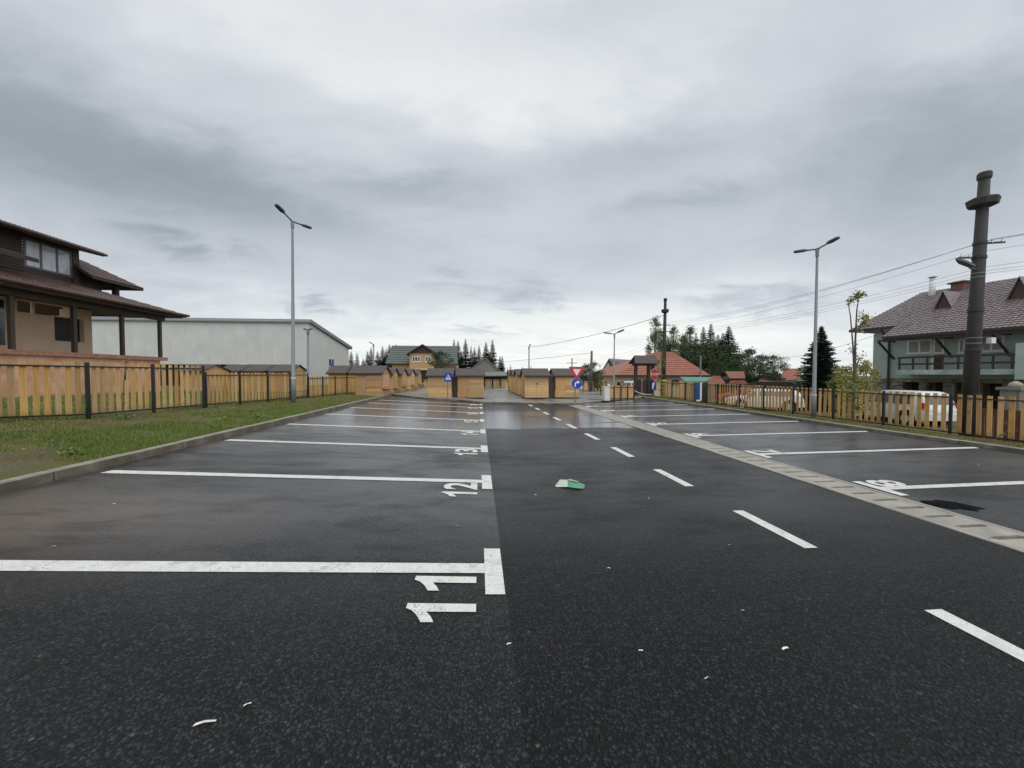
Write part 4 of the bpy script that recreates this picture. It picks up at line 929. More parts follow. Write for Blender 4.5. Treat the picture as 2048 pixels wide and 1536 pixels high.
u_d = su(on(1780, 700)); zst = on(1745, 756).z; zeav = on(1745, 676).z
fb(0, zst, UE, zeav+.3, -9, 0).build('wall', 'green_render', t); fb(-.02, zst-.001, UE, zst+.06, -9, .03).build('plinth_band', 'green_render', t)
# stone base in blocks, with dark bays
m = MB(); zz0 = RG-.2; rows = 9; hh = (zst-.002-zz0)/rows
bays = [(su(on(1806, 760)), su(on(1838, 760))), (su(on(1853, 760)), su(on(1886, 760))), (su(on(1910, 760)), su(on(1925, 760))), (su(on(1962, 760)), su(on(2004, 760)))]
for r in range(rows):
    u = 0
    while u < UE:
        L = random.uniform(.35, .8); u1 = min(u+L, UE)
        for (c0, c1) in bays:
            if u < c1 and u1 > c0 and r < rows-1: u1 = min(u1, c0) if u < c0 else u
        if u1 > u+.02:
            q = fb(u+.01, zz0+r*hh, u1-.01, zz0+(r+1)*hh-.02, -.3, random.uniform(-.02, .05)); m.add(q.v, q.f); u = u1
        else:
            u = min(c1 for c0, c1 in bays if u < c1+1e-6 and u >= c0-1e-6) if any(c0-1e-6 <= u < c1+1e-6 for c0, c1 in bays) else u+.1
            u += .001
m.build('stone_blocks', 'stone_grey', t, kind='stuff')
for c0, c1 in bays: fb(c0+.05, RG, c1-.05, zst-hh, -1.0, -.9).build('garage_opening', 'dark_opening', t)
fb(0, zz0, UE, zst-.02, -9, -1.2).build('cellar_wall', 'stone_grey', t)
# balcony
ub0 = su(on(1792, 740, OUT)); ub1 = su(on(2031, 740, OUT)); zs1 = on(1850, 739.5, OUT).z; zs0 = on(1850, 749, OUT).z
fb(ub0, zs0, ub1, zs1, 0.001, OUT).build('balcony_slab', 'balcony_render', t)
zr1 = on(1850, 712, OUT).z; zm1 = on(1850, 726, OUT).z
for z_, h_ in ((zr1, .13), (zm1, .12)): fb(ub0+.05, z_-h_, ub1-.05, z_, OUT-.09, OUT-.04).build('balcony_rail', 'cap_brick' if False else 'dark_wood', t)
k = 0; u = ub0+.1
while u < ub1:
    fb(u, zs1, u+.09, zr1-.132, OUT-.1, OUT-.03).build('baluster', 'dark_wood', t); u += (ub1-ub0-.3)/7
# windows
def win(pa, pb, z0y, z1y, n, glass='curtain'):
    a = on(pa, z0y); b = on(pb, z0y); z1 = on((pa+pb)/2, z1y).z; z0 = on((pa+pb)/2, z0y).z
    window(t, (a.x, a.y, z0), FD, (b-a).length, z1-z0, n, 'white_trim', glass, out=FN, fr=.09)
win(1814, 1864, 707, 680, 2); win(1866, 1888, 707, 680, 1); win(1916, 1930, 706, 678, 1); win(1958, 2008, 703, 672, 2)
a = on(1868, 730); b = on(1886, 730); fb(su(a), zs1, su(b), on(1875, 710).z, .01, .05).build('balcony_door', 'dark_wood', t); fb(su(a)-.12, zs1, su(a)-.002, on(1875, 710).z, .01, .06).build('door_frame', 'white_trim', t)
# roof: main slope carried out over the balcony
ze_ = on(1860, 667, OUT+.5); oe = OUT+.5; dep = 4.6
er = on(1716, 669, .55)
rd = P0+FN*(-dep)
def rp(px, py): # ridge point
    d = ray(px, py); q = P0-FN*dep; tt = (q-Vector((0, 0, H))).dot(FN)/d.dot(FN); return Vector((0, 0, H))+d*tt
ra = rp(1845, 585); rb = rp(2048, 553); zr_ = (ra.z+rb.z)/2
uu = su(ra); u_over = su(on(1764, 672, oe))
def fp(u, o_, z): q = P0+FD*u+FN*o_; return Vector((q.x, q.y, z))
zE = ze_.z
zM = zE+(zr_-zE)*(oe-.55)/(oe+dep)
ul = -1.3
tiles = tiled(fp(u_over, oe, zE), fp(UE+2, oe, zE), fp(UE+2, -dep, zr_), fp(uu*0+u_over, -dep, zr_), 26, 40, .05, .03); tiles.build('roof_tiles', 'brown_tile', t, kind='stuff')
tiled(fp(ul, .55, zM), fp(u_over, .55, zM), fp(u_over, -dep, zr_), fp(uu, -dep, zr_), 20, 10, .05, .03).build('roof_tiles', 'brown_tile', t, kind='stuff')
slab(fp(u_over, oe, zE), fp(UE+2, oe, zE), fp(UE+2, -dep, zr_), fp(u_over, -dep, zr_), .14).build('roof_deck', 'soffit_brown', t)
slab(fp(ul, .55, zM), fp(u_over, .55, zM), fp(u_over, -dep, zr_), fp(uu, -dep, zr_), .14).build('roof_deck', 'soffit_brown', t)
slab(fp(ul, .55, zM), fp(uu, -dep, zr_), fp(uu, -dep-.2, zr_), fp(ul, -9.5, zM), .14).build('hip_deck', 'brown_tile', t)
fb(u_over, zE-.32, UE+2, zE-.14, oe-.25, oe-.1).build('eave_beam', 'soffit_brown', t)
for px in (1789, 1905, 2020):
    u = su(on(px, 700)); m = MB(); m.bar(fp(u, .02, zE-1.5), fp(u, oe-.2, zE-.3), .1, .1); m.bar(fp(u, .02, zE-.25), fp(u, oe-.2, zE-.22), .1, .1); m.build('brace', 'soffit_brown', t)
m = MB(); u = u_d; m.tube([fp(u-.3, .5, zM-.15), fp(u, .12, zM-1.0), fp(u, .12, RG)], .07, 8); m.build('downpipe', 'soffit_brown', t)
# roof furniture
def onroof(px, py):
    d = ray(px, py); a = fp(0, oe, zE); n_ = (fp(1, oe, zE)-a).cross(fp(0, -dep, zr_)-a).normalized(); tt = (a-Vector((0, 0, H))).dot(n_)/d.dot(n_); return Vector((0, 0, H))+d*tt
def dormer(pa, pt, size):
    c = onroof(*pa); m = MB(); u = su(c); o_ = (c-P0).dot(FN); w_ = size*.3; hh = size*.95
    m.add([fp(u-w_, o_+.05, c.z), fp(u+w_, o_+.05, c.z), fp(u, o_+.05, c.z+hh)], [(0, 1, 2)]); m.build('dormer_front', 'dark_wood', t)
    bk = o_-(hh)*(oe+dep)/(zr_-zE)
    m = MB(); m.prism([fp(u-w_-.12, o_+.2, c.z-.08), fp(u, o_+.2, c.z+hh+.08), fp(u, bk, c.z+hh+.08), fp(u-w_-.12, o_, c.z-.08)], (0, 0, .06)); m.prism([fp(u+w_+.12, o_+.2, c.z-.08), fp(u, o_+.2, c.z+hh+.08), fp(u, bk, c.z+hh+.08), fp(u+w_+.12, o_, c.z-.08)], (0, 0, .06)); m.build('dormer_roof', 'brown_tile', t)
dormer((1888, 617), 0, 1.15); dormer((2040, 598), 0, 1.3)
c = onroof(1922, 578); m = MB(); m.box(c.x-.35, c.y-.35, c.z-.9, c.x+.35, c.y+.35, on(1922, 561, -3).z); m.build('chimney', 'brick_red', t)
m = MB(); zt = on(1922, 561, -3).z; m.box(c.x-.48, c.y-.48, zt+.001, c.x+.48, c.y+.48, zt+.1); m.build('chimney_cap', 'black_steel', t)
c = onroof(1864, 590); zt = rp(1863, 560).z; m = MB(); m.tube([(c.x, c.y, c.z-.4), (c.x, c.y, zt)], [.21, .16], 10); m.build('flue', 'white_trim', t, smooth=True)
m = MB(); m.tube([(c.x, c.y, zt+.05), (c.x, c.y, zt+.1)], [.28, .1], 10); m.build('flue_cap', 'black_steel', t)
# projecting wing at the right edge
fb(su(on(2031, 700, OUT+.6)), zst, UE+3, on(2030, 690).z, .002, OUT+.6).build('side_wing', 'green_render', t)
# grey round thing (stone gate pillar) in front of the house
c = A(2030, 810, 12.2); tq = thing('gate_pillar', 'grey stone gate pillar with capstone before the green house', 'pillar', (c.x, 12.2, RG))
m = MB(); r0 = .26; m.box(c.x-r0, 12.2-r0, RG, c.x+r0, 12.2+r0, A(2030, 780, 12.2).z); m.build('shaft', 'fibre_cement', tq)
m = MB(); z1 = A(2030, 780, 12.2).z; m.box(c.x-r0-.08, 12.2-r0-.08, z1+.001, c.x+r0+.08, 12.2+r0+.08, z1+.1); m.build('capstone', 'fibre_cement', tq)
m = MB(); m.tube([(c.x, 12.2, z1+.101), (c.x, 12.2, z1+.25), (c.x, 12.2, z1+.34)], [.2, .17, .03], 10); m.build('finial', 'concrete', tq, smooth=True)
# brown board fence in front of the house
root = thing('board_fence', 'dark red brown board fence between picket fence and green house', 'fence', (17.6, 12, RG))
for k in range(19):
    x = 17.6+k*.0; y = 7.6+k*.215; m = MB(); m.box(x-.01, y, RG, x+.015, y+.19, RG+1.25); m.build('board', 'soffit_red', root)
print('green house')
# --- carved wooden gate
Y = 25.2; t = thing('carved_gate', 'dark carved wooden gate with shingled roof at the end of the verge', 'gate', (A(1285, 797, Y).x, Y, .05))
gx = [A(px, 780, Y).x for px in (1271, 1296.5, 1305)]
zt = A(1280, 727, Y).z
for x in gx:
    m = MB(); m.box(x-.1, Y-.1, .0, x+.1, Y+.1, zt); m.build('post', 'gate_wood', t, bevel=.015)
m = MB(); m.box(gx[0]-.25, Y-.08, zt-.15, gx[2]+.25, Y+.08, zt+.02); m.build('lintel', 'gate_wood', t)
ex0 = A(1263, 727, Y).x; ex1 = A(1313, 727, Y).x; zrg = A(1285, 712.5, Y).z
for s in (-1, 1):
    m = MB(); m.prism([(ex0, Y+s*.55, zt-.03), (ex1, Y+s*.55, zt-.03), (ex1-.1, Y, zrg), (ex0+.2, Y, zrg)], (0, 0, .06)); m.build('roof', 'kiosk_roof', t)
for (x0, x1) in ((gx[0]+.1, (gx[0]+gx[1])/2-.03), ((gx[0]+gx[1])/2+.03, gx[1]-.1)):
    m = MB(); n_ = 8; w_ = x1-x0; zb0 = .15; za_ = A(1280, 765, Y).z; pl = [(x0, Y-.03, zb0), (x1, Y-.03, zb0)]+[(x0+w_/2+w_/2*cos(pi*k/n_), Y-.03, za_+.25*sin(pi*k/n_)) for k in range(n_+1)]
    m.prism(pl, (0, .06, 0)); m.build('gate_leaf', 'gate_wood', t)
    m = MB(); m.prism([(x0+w_/2+w_*.3*cos(pi*k/n_), Y-.045, za_-.3+.3*sin(pi*k/n_)) for k in range(n_+1)], (0, .014, 0)); m.build('carved_arch', 'dark_wood', t)
m = MB(); x0 = gx[1]+.1; x1 = gx[2]-.1; m.box(x0, Y-.03, .1, x1, Y+.03, 1.1); m.build('wicket_door', 'gate_wood', t)
# sagging barrier bar
pts = [A(1268+i*6, 780.5+8.5*(1-((i-4.5)/4.5)**2 if i < 5 else 1)+0*i, 24.6) for i in range(7)]
m = MB(); m.tube(pts, .03, 6); o = m.build('barrier_rope', 'white_trim'); tag(o, 'pale rope sagging across the carved gate opening', 'rope')
print('gate')
# ------------------------------------------------------------------ utility poles and cables
def utility_pole(label, base, topz, r0, r1, lean=0, ringz=None, mt='pole_concrete', cap=True, group='round concrete utility poles'):
    base = Vector(base); t = thing('utility_pole', label, 'utility pole', base, 0, group)
    f = lambda z: Vector((base.x+lean*(z-base.z), base.y, z))
    rr = lambda z: r0+(r1-r0)*(z-base.z)/(topz-base.z)
    m = MB(); m.tube([f(base.z), f((base.z+topz)/2), f(topz)], [r0, (r0+r1)/2, r1], 20); m.build('shaft', mt, t, smooth=True)
    if cap:
        m = MB(); m.tube([f(topz-.02), f(topz+.03), f(topz+.16), f(topz+.2)], [r1*1.1, r1*1.28, r1*1.28, r1*1.1], 20); m.build('cap_ring', mt, t)
    if ringz:
        m = MB(); R_ = r1*2.9; m.tube([f(ringz-.16), f(ringz-.1), f(ringz+.08), f(ringz+.12)], [rr(ringz)*1.3, R_*.9, R_, R_*.85], 8); m.build('ring_platform', mt, t)
    return t, f, rr
pb = AX(1937, 790, 15.4); pt = A(1970, 345, pb.y); lean = (pt.x-pb.x)/(pt.z-RG)
ringz = A(1966, 405, pb.y).z
tp, f, rr = utility_pole('massive dark concrete utility pole with ring platform before the green house', (pb.x, pb.y, -.6), pt.z-.2, .19, .125, lean, ringz)
def arm(root, c, d, L, nm='crossarm', th=.05, mt='black_steel'):
    m = MB(); d = Vector(d).normalized(); m.bar(c-d*L*.1, c+d*L, th, th); m.build(nm, mt, root)
z1 = A(1960, 487, pb.y).z; z2 = A(1950, 515, pb.y).z; z3 = A(1945, 540, pb.y).z; zbox = A(1935, 682, pb.y).z
for z_, d in ((z1, (1, -.3, 0)), (z2, (-1, .1, 0))):
    c = f(z_); arm(tp, c, d, .62); 
    m = MB(); m.tube([f(z_-.04), f(z_+.04)], rr(z_)+.02, 20); m.build('clamp_band', 'black_steel', tp)
    for k in (.3, .55):
        q = c+Vector(d).normalized()*k; m = MB(); m.tube([q, q+Vector((0, 0, .12))], [.03, .02], 8); m.build('insulator', 'white_trim', tp)
c = f(z3); m = MB(); m.tube([c, c+Vector((-.45, -.1, .03))], .03, 8); m.build('lamp_arm', 'lamp_grey', tp)
e = c+Vector((-.42, -.1, .05)); m = MB(); m.prism([e+Vector((.05, -.07, 0)), e+Vector((-.3, -.09, .12)), e+Vector((-.5, -.03, .2)), e+Vector((-.5, .03, .2)), e+Vector((-.3, .09, .12)), e+Vector((.05, .07, 0))], (0, 0, .07)); m.build('lamp_head', 'lamp_grey', tp)
for zz_ in (A(1950, 547, pb.y).z, A(1950, 555, pb.y).z, A(1930, 676, pb.y).z, A(1930, 687, pb.y).z, ):
    m = MB(); m.tube([f(zz_-.012), f(zz_+.012)], rr(zz_)+.006, 20); m.build('steel_band', 'galvanised', tp)
for zz_ in (A(1940, 617, pb.y).z, A(1940, 697, pb.y).z):
    m = MB(); m.tube([f(zz_-.1), f(zz_+.02)], rr(zz_)+.03, 20); m.build('collar', 'black_steel', tp)
c = f(zbox)+Vector((.28, -.22, 0)); m = MB(); m.box(c.x-.08, c.y-.06, c.z-.09, c.x+.08, c.y+.06, c.z+.09); m.build('junction_box', 'white_trim', tp)
Yp2 = 27.; p2t = A(1331, 602, Yp2); t2, f2, rr2 = utility_pole('distant concrete utility pole with ring behind the verge sapling', (p2t.x-.1, Yp2, .0), p2t.z, .17, .10, .012, A(1330, 622, Yp2).z)
for k in range(4):
    z_ = .2+k*.28; m = MB(); m.tube([f2(z_), f2(z_+.14)], rr2(z_)+.008, 12); m.build('warning_band', 'warning_yellow', t2)
for zz_ in (A(1330, 650, Yp2).z, A(1330, 663, Yp2).z): arm(t2, f2(zz_)-Vector((.3, 0, 0)), (1, 0, 0), .75, th=.05)
p3 = A(1187.5, 702, 30); t3, f3, rr3 = utility_pole('dark tapered utility pole among the garden trees by the side path', (A(1182, 789, 30).x, 30, .0), p3.z, .13, .09, .01, cap=False, mt='pole_far')
p4 = A(1144, 716, 70); t4, f4, rr4 = utility_pole('faint far utility pole above the right kiosks', (p4.x, 70, 0), p4.z, .14, .1, 0, cap=False, mt='pole_far'); arm(t4, Vector((p4.x-.9, 70, A(1144, 726, 70).z)), (1, 0, 0), 1.9, th=.1)
def cable(label, a, b, sag, r=.0045, group='overhead cables'):
    a = Vector(a); b = Vector(b); n_ = 16; pts = [a.lerp(b, k/n_)-Vector((0, 0, sag*4*(k/n_)*(1-k/n_))) for k in range(n_+1)]
    m = MB(); m.tube(pts, r, 5, cap=False); o = m.build('overhead_cable', 'cable'); tag(o, label, 'cable', group)
nz = [('topmost', z1+.12, .32, A(1330, 645, Yp2).z), ('second from top', z1+.09, .22, A(1330, 648, Yp2).z), ('third from top', z1+.02, -.05, A(1330, 652, Yp2).z), ('fourth from top', z2+.12, -.3, A(1330, 657, Yp2).z),
      ('fifth from top', z3+.06, 0., A(1330, 664, Yp2).z), ('sixth from top', z3-.05, .1, A(1330, 668, Yp2).z), ('lowest', z3-.12, .2, A(1330, 672, Yp2).z)]
for lb, za_, dxx, zb2 in nz:
    q = f(za_)+Vector((dxx, -.1, 0)); r_ = f2(zb2)+Vector((.15, 0, 0))
    cable(f'{lb} overhead cable from the massive pole to the distant pole', q, r_, .35)
    cable(f'{lb} overhead cable from the massive pole out to the right', q, q+Vector((7.5, -9.0, .9)), .2)
cable('overhead cable from the distant pole down to the thin street lamp', f2(A(1330, 630, Yp2).z), A(1062, 694, 48), .3, .02)
cable('upper overhead cable from the side path pole towards the distant pole', f3(p3.z-.1), f2(A(1330, 660, Yp2).z), .9)
cable('lower overhead cable from the side path pole towards the distant pole', f3(p3.z-.3), f2(A(1330, 668, Yp2).z), .9)
cable('overhead cable from the side path pole low over the kiosk roofs', f3(p3.z-.15), A(850, 733, 52), .2, .014)
cable('service cable running to the corner of the green house', on(1746, 672), A(1545, 719, 38), .3, .012)
print('cables')
# ------------------------------------------------------------------ cars
def car(label, loc, rz, body, L=4.2, Wd=1.72, Hc=1.6, hatch=True, redtail=True, roofm=None, group='cars parked beyond the right fence'):
    t = thing('parked_car', label, 'car', loc, rz, group)       # local +Y is forward
    st = [(-L/2, .38, .78, None), (-L/2+.06, .3, .95, None), (-L/2+.25, .28, 1.0, Hc-.12), (-L/2+.6, .26, 1.0, Hc), (.1, .26, .97, Hc), (L/2-1.55, .26, .95, Hc-.12), (L/2-.95, .26, .92, .97), (L/2-.3, .28, .80, None), (L/2-.05, .34, .66, None), (L/2, .4, .6, None)]
    m = MB(); P = []
    for (y, z0, zb, zr0) in st:
        wq = Wd/2*(1-.12*max(0, (abs(y)/(L/2))**6)); zr_ = zr0 or zb+.01
        wr = wq*.78 if zr0 and zr0 > zb+.15 else wq*.9
        P += [(-wq*.96, y, z0), (-wq, y, (z0+zb)/2), (-wq*.97, y, zb), (-wr, y, zr_-.03), (-wr*.7, y, zr_), (wr*.7, y, zr_), (wr, y, zr_-.03), (wq*.97, y, zb), (wq, y, (z0+zb)/2), (wq*.96, y, z0)]
    n_ = 10; m.add(P, [(i*n_+k, i*n_+(k+1) % n_, (i+1)*n_+(k+1) % n_, (i+1)*n_+k) for i in range(len(st)-1) for k in range(n_)]+[tuple(range(n_)), tuple(reversed(range((len(st)-1)*n_, len(st)*n_)))])
    m.build('body', body, t, local=True, smooth=False, bevel=0)
    for s in (-1, 1):
        x1 = Wd/2*.97; x2 = Wd/2*.79
        for (ya_, yb_) in ((-L/2+.5, -.55), (-.47, .35), (.43, L/2-1.5)):
            m = MB(); zt_ = Hc-.13
            sh = .0 if yb_ < 1 else -.25
            m.prism([(s*(x1+.004), ya_, 1.02), (s*(x1+.004), yb_+(.25 if yb_ > .4 else 0), 1.0), (s*(x2+.02), yb_+sh*.2, zt_-.02), (s*(x2+.02), ya_+(.12 if ya_ < -1 else 0), zt_)], (s*.012, 0, .0)); m.build('side_window', 'glass_dark', t, local=True)
        for yy in (-L/2+.8, L/2-.78):
            m = MB(); m.tube([(s*(Wd/2-.2), yy, .32), (s*(Wd/2+.015), yy, .32)], .325, 20); w0_ = m.build('wheel', 'tyre', t, local=True)
            m = MB(); m.tube([(s*(Wd/2+.016), yy, .32), (s*(Wd/2+.03), yy, .32)], .2, 14); r_ = m.build('rim', 'car_silver', None, local=True); r_.parent = w0_
            m = MB(); m.tube([(s*(Wd/2-.3), yy, .36), (s*(Wd/2-.0), yy, .36)], .40, 20); m.build('wheel_arch', 'tyre', t, local=True)
        if redtail:
            m = MB(); m.box(s*Wd/2*.78, -L/2+.0, .86, s*Wd/2*1.0, -L/2+.22, 1.12); m.build('tail_light', 'tail_red', t, local=True)
        m = MB(); m.box(s*(Wd/2), L/2-1.35, .98, s*(Wd/2+.16), L/2-1.2, 1.12); m.build('mirror', 'black_steel', t, local=True)
        m = MB(); m.box(s*Wd/2*.55, L/2-.18, .62, s*Wd/2*.9, L/2-.02, .76); m.build('headlight', 'glass_sky', t, local=True)
    m = MB(); m.prism([(-.62, -L/2+.1, 1.03), (.62, -L/2+.1, 1.03), (.54, -L/2+.235, Hc-.17), (-.54, -L/2+.235, Hc-.17)], (0, -.02, 0)); m.build('rear_window', 'glass_dark', t, local=True)
    m = MB(); m.prism([(-.7, L/2-.98, .98), (.7, L/2-.98, .98), (.58, L/2-1.5, Hc-.16), (-.58, L/2-1.5, Hc-.16)], (0, .01, .015)); m.build('windscreen', 'glass_dark', t, local=True)
    m = MB(); m.box(-Wd/2*.9, -L/2-.06, .3, Wd/2*.9, -L/2+.1, .6); m.build('rear_bumper', body if not redtail else 'car_white', t, local=True)
    m = MB(); m.box(-.26, -L/2-.075, .62, .26, -L/2-.0, .73); m.build('number_plate', 'sign_white', t, local=True)
    if roofm:
        m = MB(); m.box(-Wd/2*.6, -L/2+.6, Hc+.002, Wd/2*.6, .1, Hc+.02); m.build('roof_panel', roofm, t, local=True)
    return t
def place_car(px, zc_, rz, L, Wd):
    """rear-left corner seen at px at camera depth zc_"""
    xc = (px-1024)/F*zc_; q = Vector((0, 0, 0))+Vector((CF.x, CF.y, 0)).normalized()*zc_+CR*xc
    fw = Vector((-sin(rz), cos(rz), 0)); rt = Vector((cos(rz), sin(rz), 0)); c = q+fw*L/2+rt*Wd/2; return (c.x, c.y, RG)
car('white estate car with red tail light behind the right fence, before the green house', place_car(1850, 16.8, radians(-9), 4.35, 1.65), radians(-9), 'car_white', 4.25, 1.65, 1.62)
car('red and white car behind the fence right of the totem', place_car(1497, 27, radians(-6), 3.9, 1.6), radians(55), 'car_red', 3.7, 1.6, 1.4, roofm='car_white')
car('silver white car behind the fence left of the right street lamp', place_car(1600, 23, radians(40), 4.3, 1.7), radians(62), 'car_white', 4.3, 1.7, 1.45, redtail=False)
c = A(1247, 775, 33); car('silver car behind the low orange fence by the cream house', (c.x, 33, -.5), radians(80), 'car_silver', 2.9, 1.6, 1.45, redtail=False, group='cars by the houses')
print('cars')
# ------------------------------------------------------------------ trees
def leafcloud(m, rng, c, r, n, sz, flat_=.7, shell=.55):
    for _ in range(n):
        v = Vector((rng.gauss(0, 1), rng.gauss(0, 1), rng.gauss(0, 1))); v.normalize(); v *= r*(shell+(1-shell)*rng.random())*rng.uniform(.6, 1.); v.z *= flat_
        p = c+v; a = Vector((rng.uniform(-1, 1), rng.uniform(-1, 1), rng.uniform(-.7, .7))).normalized()*sz*rng.uniform(.6, 1.3); b_ = a.cross(Vector((rng.uniform(-1, 1), rng.uniform(-1, 1), rng.uniform(-1, 1)))).normalized()*sz*rng.uniform(.4, .8)
        k = len(m.v); m.v += [p-a*.5, p+b_*.5, p+a*.5, p-b_*.5]; m.f.append((k, k+1, k+2, k+3)); m.mi.append(0)
def spruce_proto(seed, H_=10, R_=2.2, mt='needles', dens=1.):
    rng = random.Random(seed); t = bpy.data.objects.new('spruce_tree', None); COL.objects.link(t)
    m = MB(); m.tube([(0, 0, 0), (0, 0, H_*.5), (0, 0, H_)], [R_*.07, R_*.04, .01], 8); m.build('trunk', 'bark', t, local=True)
    m = MB(); z = H_*.06; 
    while z < H_*.985:
        fr_ = 1-z/H_; rad = R_*(fr_**.95)*rng.uniform(.75, 1.15)+.03; nb_ = int(9+6*fr_)
        a0 = rng.uniform(0, 6.28)
        for k in range(nb_):
            a = a0+6.283*k/nb_+rng.uniform(-.25, .25); L = rad*rng.uniform(.65, 1.15); d = Vector((cos(a), sin(a), 0)); s = Vector((-sin(a), cos(a), 0))
            nseg = max(3, int(L/.16*dens)); droop = rng.uniform(.15, .38)
            for i in range(nseg):
                tt = (i+.5)/nseg; p = d*(L*tt)+Vector((0, 0, z-L*droop*tt+L*.18*tt*tt)); wq = (.36*L*(1-tt)+.05+.10*min(1, fr_*3))*rng.uniform(.7, 1.2)
                for sg in (-1, 1):
                    tip = p+s*sg*wq+d*wq*.55+Vector((0, 0, -wq*rng.uniform(.1, .6))); k0 = len(m.v)
                    m.v += [p, p+d*.12, tip, p-d*.05+Vector((0, 0, -.06))+s*sg*wq*.5]; m.f.append((k0, k0+1, k0+2, k0+3)); m.mi.append(0)
            tip = d*L+Vector((0, 0, z-L*droop+L*.18)); k0 = len(m.v); m.v += [tip-d*.25+s*.05, tip+d*.1, tip-d*.25-s*.05]; m.f.append((k0, k0+1, k0+2)); m.mi.append(0)
        z += H_*.018*(.7+.9*fr_)
    m.build('crown', mt, t, local=True, fixn=False); return t
def leafy_proto(seed, name, H_, R_, mt, bark, nclump, nleaf, sz, z0=.25, shape='round', trunks=1):
    rng = random.Random(seed); t = bpy.data.objects.new(name, None); COL.objects.link(t)
    m = MB(); cl = []
    for k in range(nclump):
        zz = rng.uniform(z0, 1.); f_ = (zz-z0)/(1-z0)
        if shape == 'round': rad = R_*sqrt(max(.05, 1-(2*f_-1)**2))
        elif shape == 'birch': rad = R_*(1-f_)**.6*.95+.15
        else: rad = R_*(.5+.5*f_)
        a = rng.uniform(0, 6.28); q = rad*sqrt(rng.random())*.85; cl.append(Vector((q*cos(a), q*sin(a), zz*H_)))
    for j in range(trunks):
        ox_ = rng.uniform(-.2, .2) if trunks > 1 else 0; m.tube([(ox_*.5, 0, 0), (ox_*2, rng.uniform(-.1, .1), H_*.4), (ox_*3, 0, H_*.85)], [H_*.018, H_*.012, .01], 7)
    for c in cl[::2]:
        zb = c.z*rng.uniform(.45, .7); m.tube([(0, 0, zb), Vector((c.x*.5, c.y*.5, (zb+c.z)/2+.1)), c], [H_*.006, H_*.004, .006], 5, cap=False)
    m.build('trunk', bark, t, local=True, fixn=False)
    m = MB()
    for c in cl: leafcloud(m, rng, c, R_*rng.uniform(.22, .42), nleaf, sz, rng.uniform(.6, .9))
    m.build('crown', mt, t, local=True, fixn=False); return t
SP = [spruce_proto(1), spruce_proto(2, R_=1.8), spruce_proto(3, R_=2.5), spruce_proto(9, 6., 2.2, 'needles_blue', 1.6)]
used = set()
def put(proto, label, cat, loc, sc, rz=None, group=None):
    rz = random.uniform(0, 6.28) if rz is None else rz
    key = proto.name
    if key not in used: used.add(key); o = proto; o.location = loc; o.rotation_euler = (0, 0, rz); o.scale = sc if isinstance(sc, tuple) else (sc,)*3
    else: o = copy_tree(proto, None, loc, rz, sc)
    o['label'] = label; o['category'] = cat
    if 'group' in o: del o['group']
    if group: o['group'] = group
    return o
def tree_px(proto, px, top, Y, base, label, cat='tree', wide=1., ph=10., group=None):
    t_ = A(px, top, Y); h_ = t_.z-base; k = h_/ph; return put(proto, label, cat, (t_.x, Y, base), (k*wide, k*wide, k), group=group)
lst = [(702, 702, 95, 'spruce at the warehouse corner, leftmost of the row'), (714, 705, 95, 'shorter spruce second from the warehouse corner'), (726, 716, 96, 'low young spruce between warehouse and lamp'), (735, 702, 100, 'spruce just left of the single arm street lamp'), (742, 694, 98, 'spruce directly behind the single arm street lamp'),
       (755, 702, 97, 'spruce just right of the single arm street lamp'), (765, 692, 96, 'tall spruce before the green roof edge'), (772, 697, 99, 'spruce half hidden by the green roof corner'), (779, 688, 104, 'tall spruce tip rising behind the green roof edge'), (792, 688, 108, 'spruce tip peeping over the green roof')]
for i, (px, tp_, Y, lb) in enumerate(lst): tree_px(SP[i % 3], px, tp_, Y, -.5, lb, wide=1.35, group='spruces behind the warehouse and orange house')
lst = [(908, 678, 96, 'leftmost tall spruce right of the green roof'), (916, 681, 95, 'second tall spruce right of the green roof'), (931, 677, 92, 'tallest spruce of the centre group'), (942, 692, 92, 'shorter spruce right of the tallest one'), (949, 694, 94, 'slim spruce in the middle of the centre group'), (958, 690, 93, 'spruce above the barn gable left side'), (923, 700, 90, 'low dark spruce filling the centre group'),
       (972, 683, 90, 'dense spruce directly over the barn gable'), (985, 679, 91, 'slim spruce right of the barn gable'), (978, 700, 94, 'low spruce behind the barn gable'), (1000, 711, 97, 'small spruce left of two beyond the barn'), (1004.5, 711, 98, 'small spruce right of two beyond the barn'), (1021, 729, 102, 'tiny far spruce by the right kiosk row')]
for i, (px, tp_, Y, lb) in enumerate(lst): tree_px(SP[(i+1) % 3], px, tp_, Y, -.5, lb, wide=1.15, group='spruces behind the barn')
for i, (px, tp_) in enumerate(((1045, 733), (1062, 731), (1080, 736), (1095, 737), (1130, 736), (1030, 738), (1015, 735))):
    tree_px(SP[i % 3], px, tp_, 120+i*3, -.5, ['tiny spruce tip just right of the aisle','tiny spruce tip near the thin street lamp','tiny low spruce tip above the corner kiosk','tiny spruce tip above the latched kiosk','tiny spruce tip left of the yield sign','faint spruce tip above the right kiosk row end','faint spruce tip right of the barn lean-to'][i], wide=1.2, group='spruce tips on the horizon')
for i, (px, tp_, Y, wd_, lb) in enumerate([(1407, 652, 62, 1.0, 'slim spruce left of the tall pair behind the red roof'), (1422, 646, 60, 1.15, 'tallest broad spruce behind the red roof'), (1458, 651, 58, 1.25, 'ragged spruce at the right end of the dark group'), (1436, 668, 64, 1.3, 'shorter spruce between the tall pair'), (1415, 680, 66, 1.3, 'low spruce behind the metal flue')]):
    tree_px(SP[i % 3], px, tp_, Y, -.8, lb, wide=wd_*1.25, group='spruces behind the red roofed house')
tree_px(SP[3], 1643, 650, 23, RG, 'big blue green spruce behind the right street lamp', ph=6., wide=1.0)
